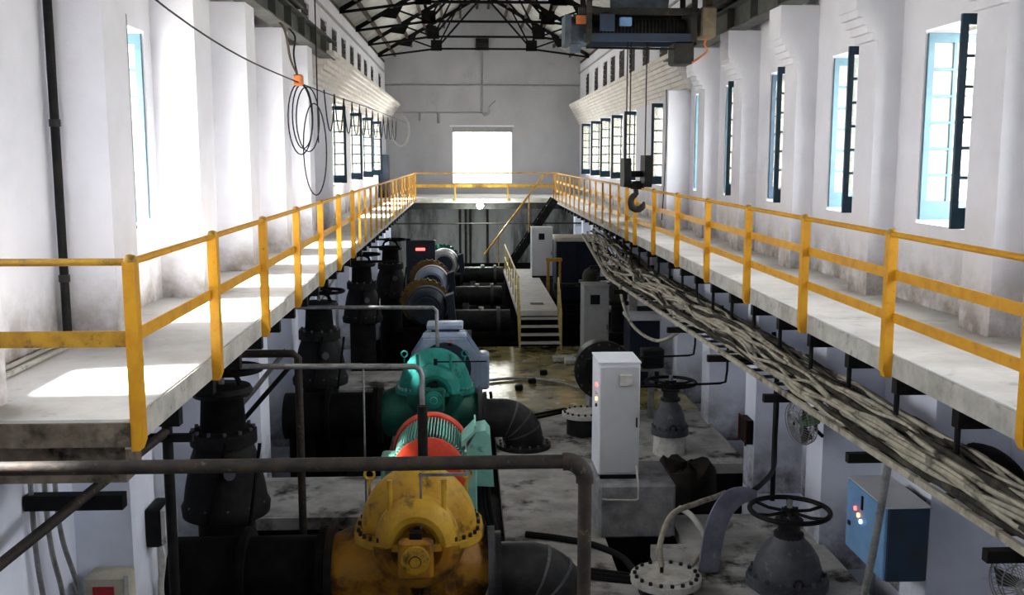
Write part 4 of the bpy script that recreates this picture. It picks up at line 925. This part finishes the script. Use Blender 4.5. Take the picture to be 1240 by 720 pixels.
m = MB(); m.cbox(3.30, 3.92, 20.1, 20.9, .08, 1.35, .02); m.build('body', 'navybox', nb2)
m = MB(); m.cbox(3.27, 3.95, 20.07, 20.93, 1.35, 1.43, .015); m.build('lid', 'cab', nb2)
m = MB(); m.box(3.32, 3.90, 20.12, 20.88, 0, .08); m.build('plinth', 'black', nb2)
lp_ = thing('display_panel', (-1.9, 33.0, 0), 'dark panel with a small red display at the far left', 'panel')
m = MB(); m.cbox(-2.0, -1.05, 33.0, 33.3, .4, 1.95, .02); m.build('body', 'motor_dark', lp_)
m = MB(); m.box(-1.68, -1.38, 32.97, 33.0, 1.62, 1.70); m.build('red_display', 'led_red', lp_)
m = MB(); m.box(-1.95, -1.85, 33.05, 33.2, 0, .4); m.box(-1.2, -1.1, 33.05, 33.2, 0, .4); m.build('stand', 'black', lp_)
# small electronics box behind the cabinet
eb = thing('monitor_box', (3.0, 17.6, 0), 'black box on a stand behind the far right valve', 'box')
m = MB(); m.cbox(3.10, 3.50, 17.5, 17.75, .92, 1.26, .015); m.build('body', 'steel_dark', eb)
m = MB(); m.box(3.13, 3.47, 17.49, 17.5, .95, 1.23); m.build('screen', 'blackpane', eb)
m = MB(); m.box(3.25, 3.35, 17.6, 17.7, -.02, .92); m.box(3.1,3.5,17.5,17.8,.86,.9); m.build('stand', 'galv', eb)
# large dark pipe end
pe = thing('pipe_end', (2.45, 18.0, 0), 'big dark flanged pipe standing behind the tall grey cabinet', 'pipe')
m = MB(); m.lathe([(0,.36),(0,.52),(.09,.52),(.09,.44),(.9,.40),(.9,.30)], (2.38,17.2,.95), 'y', 34); m.build('flanged_body', 'iron', pe)
m = MB(); m.lathe([(0,.01),(0,.34),(.06,.36)], (2.38,17.18,.95), 'y', 34); m.build('end_cap', 'black', pe)
m = MB(); bolts(m, (2.38,17.2,.95), .465, 16, .022, .03, 'y'); tag(m.build('flange_bolts', 'iron_dusty', pe), kind='stuff')
m = MB(); m.box(2.16, 2.60, 17.4, 18.0, -.02, .6); m.build('saddle', 'block', pe)
# tarpaulin heap in the right pit
m = MB(); vs = []; fs = []; n1, n2 = 14, 22
rnd = random.Random(3); ph = [rnd.uniform(0, 6) for _ in range(4)]
for i in range(n1+1):
    for j in range(n2):
        a = 2*PI*j/n2; t_ = i/n1
        r = (.60*min(t_/.35, 1)**.7+.02+.12*max(0, t_-.35))*(1+.12*math.sin(4*a+ph[0])*t_+.07*math.sin(9*a+ph[1])*t_)
        vs.append((3.10+r*math.cos(a)*.62, 13.70+r*math.sin(a)*.85, .34+.07*math.sin(2*a+ph[2])*min(t_/.3, 1)+.05*math.sin(5*a+ph[3]+6*t_)-2.3*max(0, t_-.3)**1.15))
for i in range(n1):
    for j in range(n2): fs.append((i*n2+j, i*n2+(j+1)%n2, (i+1)*n2+(j+1)%n2, (i+1)*n2+j))
fs.append(tuple(range(n2))); m.add(vs, fs)
tag(m.build('tarpaulin_heap', 'tarp'), 'dark tarpaulin thrown over machinery in the right pit', 'tarpaulin')
# red framed opening on the right pier
fr_ = thing('hose_reel_box', (4.1, 14.0, .6), 'small red framed box on the right lower wall', 'box')
m = MB(); m.box(4.12, 4.225, 14.36, 14.72, .42, .78); m.build('body', 'black', fr_)
m = MB(); m.box(4.10, 4.12, 14.34, 14.38, .40, .80); m.box(4.10, 4.12, 14.70, 14.74, .40, .80); m.box(4.10,4.12,14.34,14.74,.77,.80); m.build('frame', 'dull_red', fr_)
# blue control box on the right
bb = thing('control_box', (3.8, 9.1, .96), 'blue control box with lit indicators on the right pier', 'electrical box')
m = MB(); m.cbox(3.68, 4.05, 8.33, 9.22, .92, 1.60, .01); m.build('body', 'bluebox_dk', bb)
m = MB(); m.cbox(3.65, 3.682, 8.34, 9.21, .93, 1.59, .006); d = m.build('door', 'bluebox', bb)
m = MB(); m.box(3.65, 4.06, 8.32, 9.23, 1.60, 1.612); m.build('top', 'cab', bb)
for mt, y_, z_ in (('led_red', 8.99, 1.37), ('led_orange', 8.91, 1.33), ('led_blue', 8.85, 1.29)):
    m = MB(); m.cyl((3.65,y_,z_), (3.635,y_,z_), .020, n=10); m.build('indicator', mt, d)
m = MB(); m.box(3.638, 3.65, 8.82, 8.85, 1.41, 1.54); m.build('handle', 'black', d)
m = MB(); m.box(3.638, 3.65, 9.10, 9.15, 1.16, 1.20); m.build('lock', 'black', d)
m = MB(); m.box(3.86, 4.25, 8.8, 9.2, .96, 1.5); m.build('mounting', 'black', bb)
m = MB(); m.tube(spline([(3.42,7.8,2.2),(3.40,7.85,1.8),(3.36,7.9,1.3),(3.3,8.0,.6),(3.28,8.05,.0)]), .032, 10); tag(m.build('flexible_conduit', 'galv'), 'grey conduit dropping from the cable tray past the blue control box', 'conduit')
# fans
def fan(x, y, z, R, ang, lab, mcol):
    t = thing('wall_fan', (x, y, z), lab, 'fan')
    ax = Vector((math.cos(ang), math.sin(ang), -.1)).normalized(); u = ax.cross(Vector((0,0,1))).normalized(); v = u.cross(ax)
    c = Vector((x, y, z))
    def ring(off, rr, th):
        m.tube([c+ax*off+(u*math.cos(2*PI*i/28)+v*math.sin(2*PI*i/28))*rr for i in range(28)], th, 5, closed=True)
    m = MB()
    for off, rr in ((0,R),(.05,R*.96),(-.05,R*.96),(.08,R*.6),(-.07,R*.6),(.09,R*.25)): ring(off, rr, .006)
    for i in range(40):
        a = 2*PI*i/40; e = u*math.cos(a)+v*math.sin(a)
        m.tube([c+ax*.095+e*R*.1, c+ax*.08+e*R*.6, c+ax*.03+e*R*.95, c+e*R, c-ax*.05+e*R*.95, c-ax*.08+e*R*.3], .0035, 4)
    m.build('guard', 'galv', t)
    for i in range(3):
        a = 2*PI*i/3; e = u*math.cos(a)+v*math.sin(a); g = -u*math.sin(a)+v*math.cos(a)
        m = MB(); q = [c+e*.05-g*.03-ax*.02, c+e*R*.85-g*.10-ax*.03, c+e*R*.88+g*.08+ax*.03, c+e*.05+g*.04+ax*.02]
        m.add(q+[p+ax*.006 for p in q], [(0,1,2,3),(7,6,5,4),(0,4,5,1),(1,5,6,2),(2,6,7,3),(3,7,4,0)]); m.build('blade', 'steel_dark', t)
    m = MB(); m.cyl(c-ax*.02, c-ax*.22, .07, .06, 14); m.build('motor', mcol, t)
    m = MB(); m.tube([c-ax*.18, c-ax*.2+Vector((0,0,-.12)), c-ax*.30+Vector((0,0,-.22))], .022, 8); m.build('bracket', 'black', t)
fan(3.86, 11.22, 1.60, .26, math.radians(195), 'small wire guarded fan with green motor under the cable tray', 'green_fan')
fan(4.22, 7.0, 1.46, .32, math.radians(215), 'larger wire guarded fan at the bottom right corner', 'black')
m = MB(); m.tube(spline([(3.95,6.8,2.22),(4.05,7.1,2.30),(4.15,7.6,2.28),(4.2,8.0,2.2)]), [.03]+[.09]*17+[.05], 12); tag(m.build('rolled_bundle', 'tarp'), 'dark rolled bundle hanging under the right gallery', 'bundle')

# ================================================================== CABLE TRAY
tr = thing('cable_tray', (3.5, 4.5, 2.25), 'long ladder cable tray hanging under the right gallery', 'cable tray')
TX0, TX1, TZ = 3.12, 3.86, 2.25
def tz(y): return TZ + (.0 if y < 20 else min((y-20)*.031, .25))
def tx0(y): return 3.45-.042*(min(y, 20)-5)*1.0 if y < 20 else 2.82+.05*(y-20)
for x_a, x_b in ((tx0(3), tx0(20)), (TX1, TX1-.05)):
    m = MB(); m.bar((x_a, 3.0, TZ), (x_b, 20.0, TZ), .035, .055); m.bar((x_b, 20.0, TZ), (x_b+(.4 if x_b < 3.3 else 0), 28.0, TZ+.25), .045, .08); m.build('side_rail', 'cable', tr)
y = 3.2
while y < 22:
    m = MB(); m.bar((tx0(y), y, TZ), (TX1, y, TZ), .04, .03); m.build('rung', 'steel_dark', tr); y += .36
y = 3.8; k = 0
while y < 24:
    if k % 2 == 0:
        m = MB(); m.box(tx0(y)-.16, 4.26, y, y+.07, TZ-.13, TZ-.05); m.build('support_arm', 'black', tr)
    m = MB(); m.cyl((DR+.06, y+.03, TZ-.05), (DR+.06, y+.03, ZD-.3), .022, n=6); m.build('hanger_rod', 'black', tr)
    y += 1.05; k += 1
rc = random.Random(11)
for k in range(44):
    u0 = (k % 22)/21; lay = k//22
    pts = []; y = 2.5+rc.uniform(0, .5); u = u0; uw = rc.uniform(-.03, .03)
    end = rc.uniform(25, 28) if k % 3 else rc.uniform(18, 25)
    while y < end:
        u = max(.0, min(1.0, u+rc.uniform(-.14, .14)+(u0-u)*.12)); 
        pile = .11*(1-abs(2*u-1)**2)
        z = tz(y)+.05+lay*.06+pile*(.4+.6*lay)+rc.uniform(-.025, .06)
        if y > 20: z += (y-20)*.01
        pts.append((tx0(y)+.04+(TX1-tx0(y)-.08)*u+0, y, z)); y += rc.uniform(.45, .85)
    r = rc.choice((.014,.018,.022,.026))
    m = MB(); m.tube(spline(pts, 4), r, 6)
    dark_ = (k % 4 == 0) or (u0 > .62 and k % 3 != 0)
    lab = 'dusty tan power cable lying among many in the cable tray' if not dark_ else 'dark power cable lying among the tan ones in the cable tray'
    tag(m.build('power_cable', 'cable2' if dark_ else 'cable'), lab, 'cable', 'cables in the right cable tray')
hose('power_cable', [(3.0,19.5,2.4),(2.95,19.0,2.0),(3.0,18.0,1.62),(3.2,16.8,1.55),(3.35,15.8,1.85),(3.4,15.2,2.15)], .03, 'cable', 'single cable sagging in a loop below the far part of the tray', 'cable')
for k, (y, x) in enumerate(((16.435, 1.95), (14.335, 1.95))):
    m = MB(); m.tube([(x, y, 1.30), (3.7, y, 1.36), (3.78, y, 1.38), (3.80, y, 1.55), (3.8, y, 2.13)], .018, 6)
    tag(m.build('air_pipe', 'black'), ['thin black pipe bracketed to the right piers, upper of two', 'thin black pipe bracketed to the right piers, lower of two'][k], 'pipe')
m = MB(); m.cyl((4.15, 13.1, 0.0), (4.15, 13.1, 2.1), .035, n=8); tag(m.build('drop_pipe', 'black'), 'black upright pipe on the right wall behind the fan', 'pipe')
# far right clutter between cabinets
for k, (x, y, h, lab) in enumerate(((3.35, 27.0, 1.7, 'dark upright motor pump near the navy box'), (3.95, 26.0, 1.9, 'dark upright motor pump under the far cable tray'))):
    t = thing('vertical_motor', (x, y, 0), lab, 'motor')
    m = MB(); m.lathe([(0,.3),(.1,.3),(.12,.2),(.8,.18),(.82,.28),(.9,.28),(.92,.22)], (x,y,0), 'z', 20); m.build('pedestal', 'black', t)
    m = MB(); m.lathe([(.92,.22),(1.0,.24),(h-.2,.24),(h-.08,.18),(h,.05)], (x,y,0), 'z', 20); m.build('motor_body', 'steel_dark', t)
    m = MB(); m.box(x-.32, x-.2, y-.12, y+.12, 1.1, 1.35); m.build('terminal_box', 'iron_dusty', t)
m = MB(); m.tube([(2.3,26.5,1.25),(3.0,26.5,1.25),(4.2,26.5,1.25)], .09, 14); t = tag(m.build('manifold_pipe', 'steel_dark'), 'dark horizontal manifold pipe beside the platform', 'pipe')
for k, (x, z) in enumerate(((3.9, 1.0), (4.05, 1.4))):
    t = thing('panel_plate', (x, 23.3+k, z), ['white plate on the lower right wall, nearer one', 'white plate on the lower right wall, farther one'][k], 'plate')
    m = MB(); m.box(x-.1, x+.1, 23.3+k, 23.36+k, z, z+.6); m.build('plate', 'offwhite', t)
    m = MB(); m.box(x-.03, x+.03, 23.36+k, 23.42+k, 0, z+.3); m.build('stand', 'black', t)
for k, (x, y, w_) in enumerate(((1.95, 22.6, .5), (2.2, 22.3, .35))):
    tag(shape('loose_block', 'offwhite', None, 'cbox', x, x+w_, y, y+.25, -.005+.1*k*0, .12, c=.02), ['pale block on the floor left of the middle cabinet', 'smaller pale block beside the middle cabinet'][k], 'block')
for k, (x, y) in enumerate(((.95, 19.8), (1.25, 20.4), (1.55, 21.2))):
    tag(shape('floor_stone', 'black', None, 'cbox', x, x+.16, y, y+.16, -.01, .10, c=.02), ['black stub on the wet floor nearest the bent pipe', 'black stub on the wet floor, middle of three', 'black stub on the wet floor nearest the steps'][k], 'block')
# stairs to the far gallery
st = thing('steel_stair', (1.7, 39.0, 0), 'steep black steel stair up to the far gallery with yellow handrail', 'stair')
for y in (38.3, 39.1):
    m = MB(); m.bar((1.3, y, .0), (3.35, y, 3.05), .05, .28, up=(-1,0,1)); m.build('stringer', 'black', st)
for k in range(11):
    f = (k+1)/12; m = MB(); m.box(1.3+2.05*f-.13, 1.3+2.05*f+.13, 38.33, 39.07, 3.05*f-.015, 3.05*f+.015); m.build('tread', 'steel_dark', st)
m = MB(); m.tube([(.65,38.3,.95),(2.0,38.3,2.75),(2.95,38.3,4.02),(3.4,38.5,4.05)], .035, 8); m.build('hand_rail', 'yellow_old', st)
for x, z0, z1 in ((2.35,1.6,3.2),(1.2,.0,1.7)):
    m = MB(); m.cyl((x,38.3,z0), (x,38.3,z1), .025, n=6); m.build('rail_post', 'yellow_old', st)
# pipes on the lower end wall
for k, x in enumerate((-.3, -.05, .15, .9)):
    m = MB(); m.cyl((x, YE-.1, 0), (x, YE-.1, 2.8), .05, n=8); tag(m.build('wall_pipe', 'steel_dark'), ['leftmost dark pipe', 'second dark pipe from the left', 'third dark pipe from the left', 'rightmost dark pipe'][k]+' running up the lower end wall', 'pipe', 'upright pipes on the lower end wall')
airpipe([(-3.47,39.9,2.05),(1,39.9,2.05),(4.92,39.9,2.05)], .03, 'thin dark pipe stretched across below the far gallery', 'steel_dark')
# lamp
la = thing('bulkhead_lamp', (.51, 39.35, 2.95), 'lit white lamp hanging under the edge of the far gallery', 'lamp')
m = MB(); m.lathe([(0,.03),(.06,.05),(.12,.12),(.13,.02)], (.51,39.35,2.90), 'z', 18); m.build('lamp_cap', 'steel_dark', la)
m = MB(); m.lathe([(-.22,.01),(-.19,.09),(-.10,.14),(-.02,.12),(.03,.06),(.04,.02)], (.51,39.35,2.87), 'z', 18); m.build('bulb', 'bulb', la)
m = MB(); m.cyl((.51,39.35,3.02), (.51,39.56,2.97), .015, n=6); m.build('lamp_arm', 'steel_dark', la)
ll = bpy.data.lights.new('lamp_light', 'POINT'); ll.energy = 260; ll.color = (.92,1,.95); ll.shadow_soft_size = .12
lo = bpy.data.objects.new('lamp_light', ll); COL.objects.link(lo); lo.location = (.51, 39.1, 2.62)

# ================================================================== FESTOON ON THE LEFT
airpipe(spline([(-2.85,5.0,6.62),(-2.75,10.5,5.95),(-2.72,17.2,5.85),(-2.65,30,6.0),(-2.6,44.3,6.1)], 8), .010, 'thin catenary wire running along the left wall', 'black')
def loop(x, y, zt, h, wd, r, mt, lab):
    pts = [(x+wd*math.sin(a)*.42, y+wd*math.sin(a)*.3, zt-h/2+h/2*math.cos(a)) for a in [2*PI*i/26 for i in range(26)]]
    m = MB(); m.tube(pts, r, 6, closed=True); return tag(m.build('festoon_cable', mt), lab, 'cable', 'festoon cable loops on the left wire')
spots = [(16.9,1.15,.42),(17.15,1.05,.36),(17.7,1.1,.42)]
lf = ['nearest', 'second nearest', 'third nearest']
for k, (y, h, wd) in enumerate(spots):
    loop(-2.72, y, 5.84, h, wd, .011, 'black', f'{lf[k]} long cable loop hanging from the left wire')
loop(-2.58, 17.5, 5.55, 1.55, .42, .011, 'black', 'longest cable loop hanging from the left wire')
y = 19.5; k = 0
nm_ = ['first','second','third','fourth','fifth','sixth','seventh','eighth','ninth','tenth','eleventh','twelfth']
while y < 38:
    d = 1.5+.06*k; z = 5.9+.006*(y-19); hh = .75
    pts = [(-2.68, y+d*t_/8, z-hh*4*(t_/8)*(1-t_/8)) for t_ in range(9)]
    m = MB(); m.tube(pts, .013, 6); tag(m.build('festoon_cable', 'black'), f'{nm_[k]} drooping cable bight along the far left wall', 'cable', 'cable bights along the far left wall'); 
    y += d; k += 1
for j, y in enumerate((42.2, 42.8, 43.3)):
    loop(-2.75, y, 6.4, 1.3, .8, .03, 'cab_mid', ['nearer', 'middle', 'farther'][j]+' thick cable coil at the far left corner')
cl_ = thing('cable_clamp', (-2.75, 16.9, 6.0), 'orange cable clamp with hanger rope on the left wire', 'clamp')
m = MB(); m.cbox(-2.80,-2.66,16.8,17.0,5.80,5.98,.02); m.build('clamp_body', 'orange', cl_)
m = MB(); m.tube(spline([(-2.75,16.9,5.98),(-2.8,16.6,6.2),(-2.85,16.5,6.6),(-2.95,16.5,6.78)]), .02, 6); m.build('hanger_rope', 'purlin', cl_)
m = MB(); m.tube(spline([(-2.75,16.9,5.98),(-2.78,16.8,6.3),(-2.8,17.1,6.6),(-2.95,17.3,6.78)]), .015, 6); m.build('hanger_rope', 'black', cl_)
m = MB(); m.cyl((-2.62, 18.2, 4.9), (-2.62, 18.2, 7.6), .012, n=6); tag(m.build('pendant_cord', 'black'), 'black pendant cord hanging down by the left cable loops', 'cord')
m = MB(); m.tube(spline([(4.36,22.2,6.1),(4.34,22.0,5.2),(4.28,21.8,4.2),(4.2,21.6,3.3)]), .012, 6); tag(m.build('pendant_cord', 'black'), 'thin black cord trailing down the right pier under the crane', 'cord')
lk = thing('wall_locker', (-3.3, 41.0, ZD), 'dark narrow locker at the far left corner of the gallery', 'locker')
m = MB(); m.cbox(-3.45,-3.1,40.3,41.0,ZD,ZD+1.7,.02); m.build('body', 'motor_dark', lk); m = MB(); m.box(-3.1,-3.085,40.34,40.96,ZD+.05,ZD+1.65); m.build('door', 'steel_dark', lk)
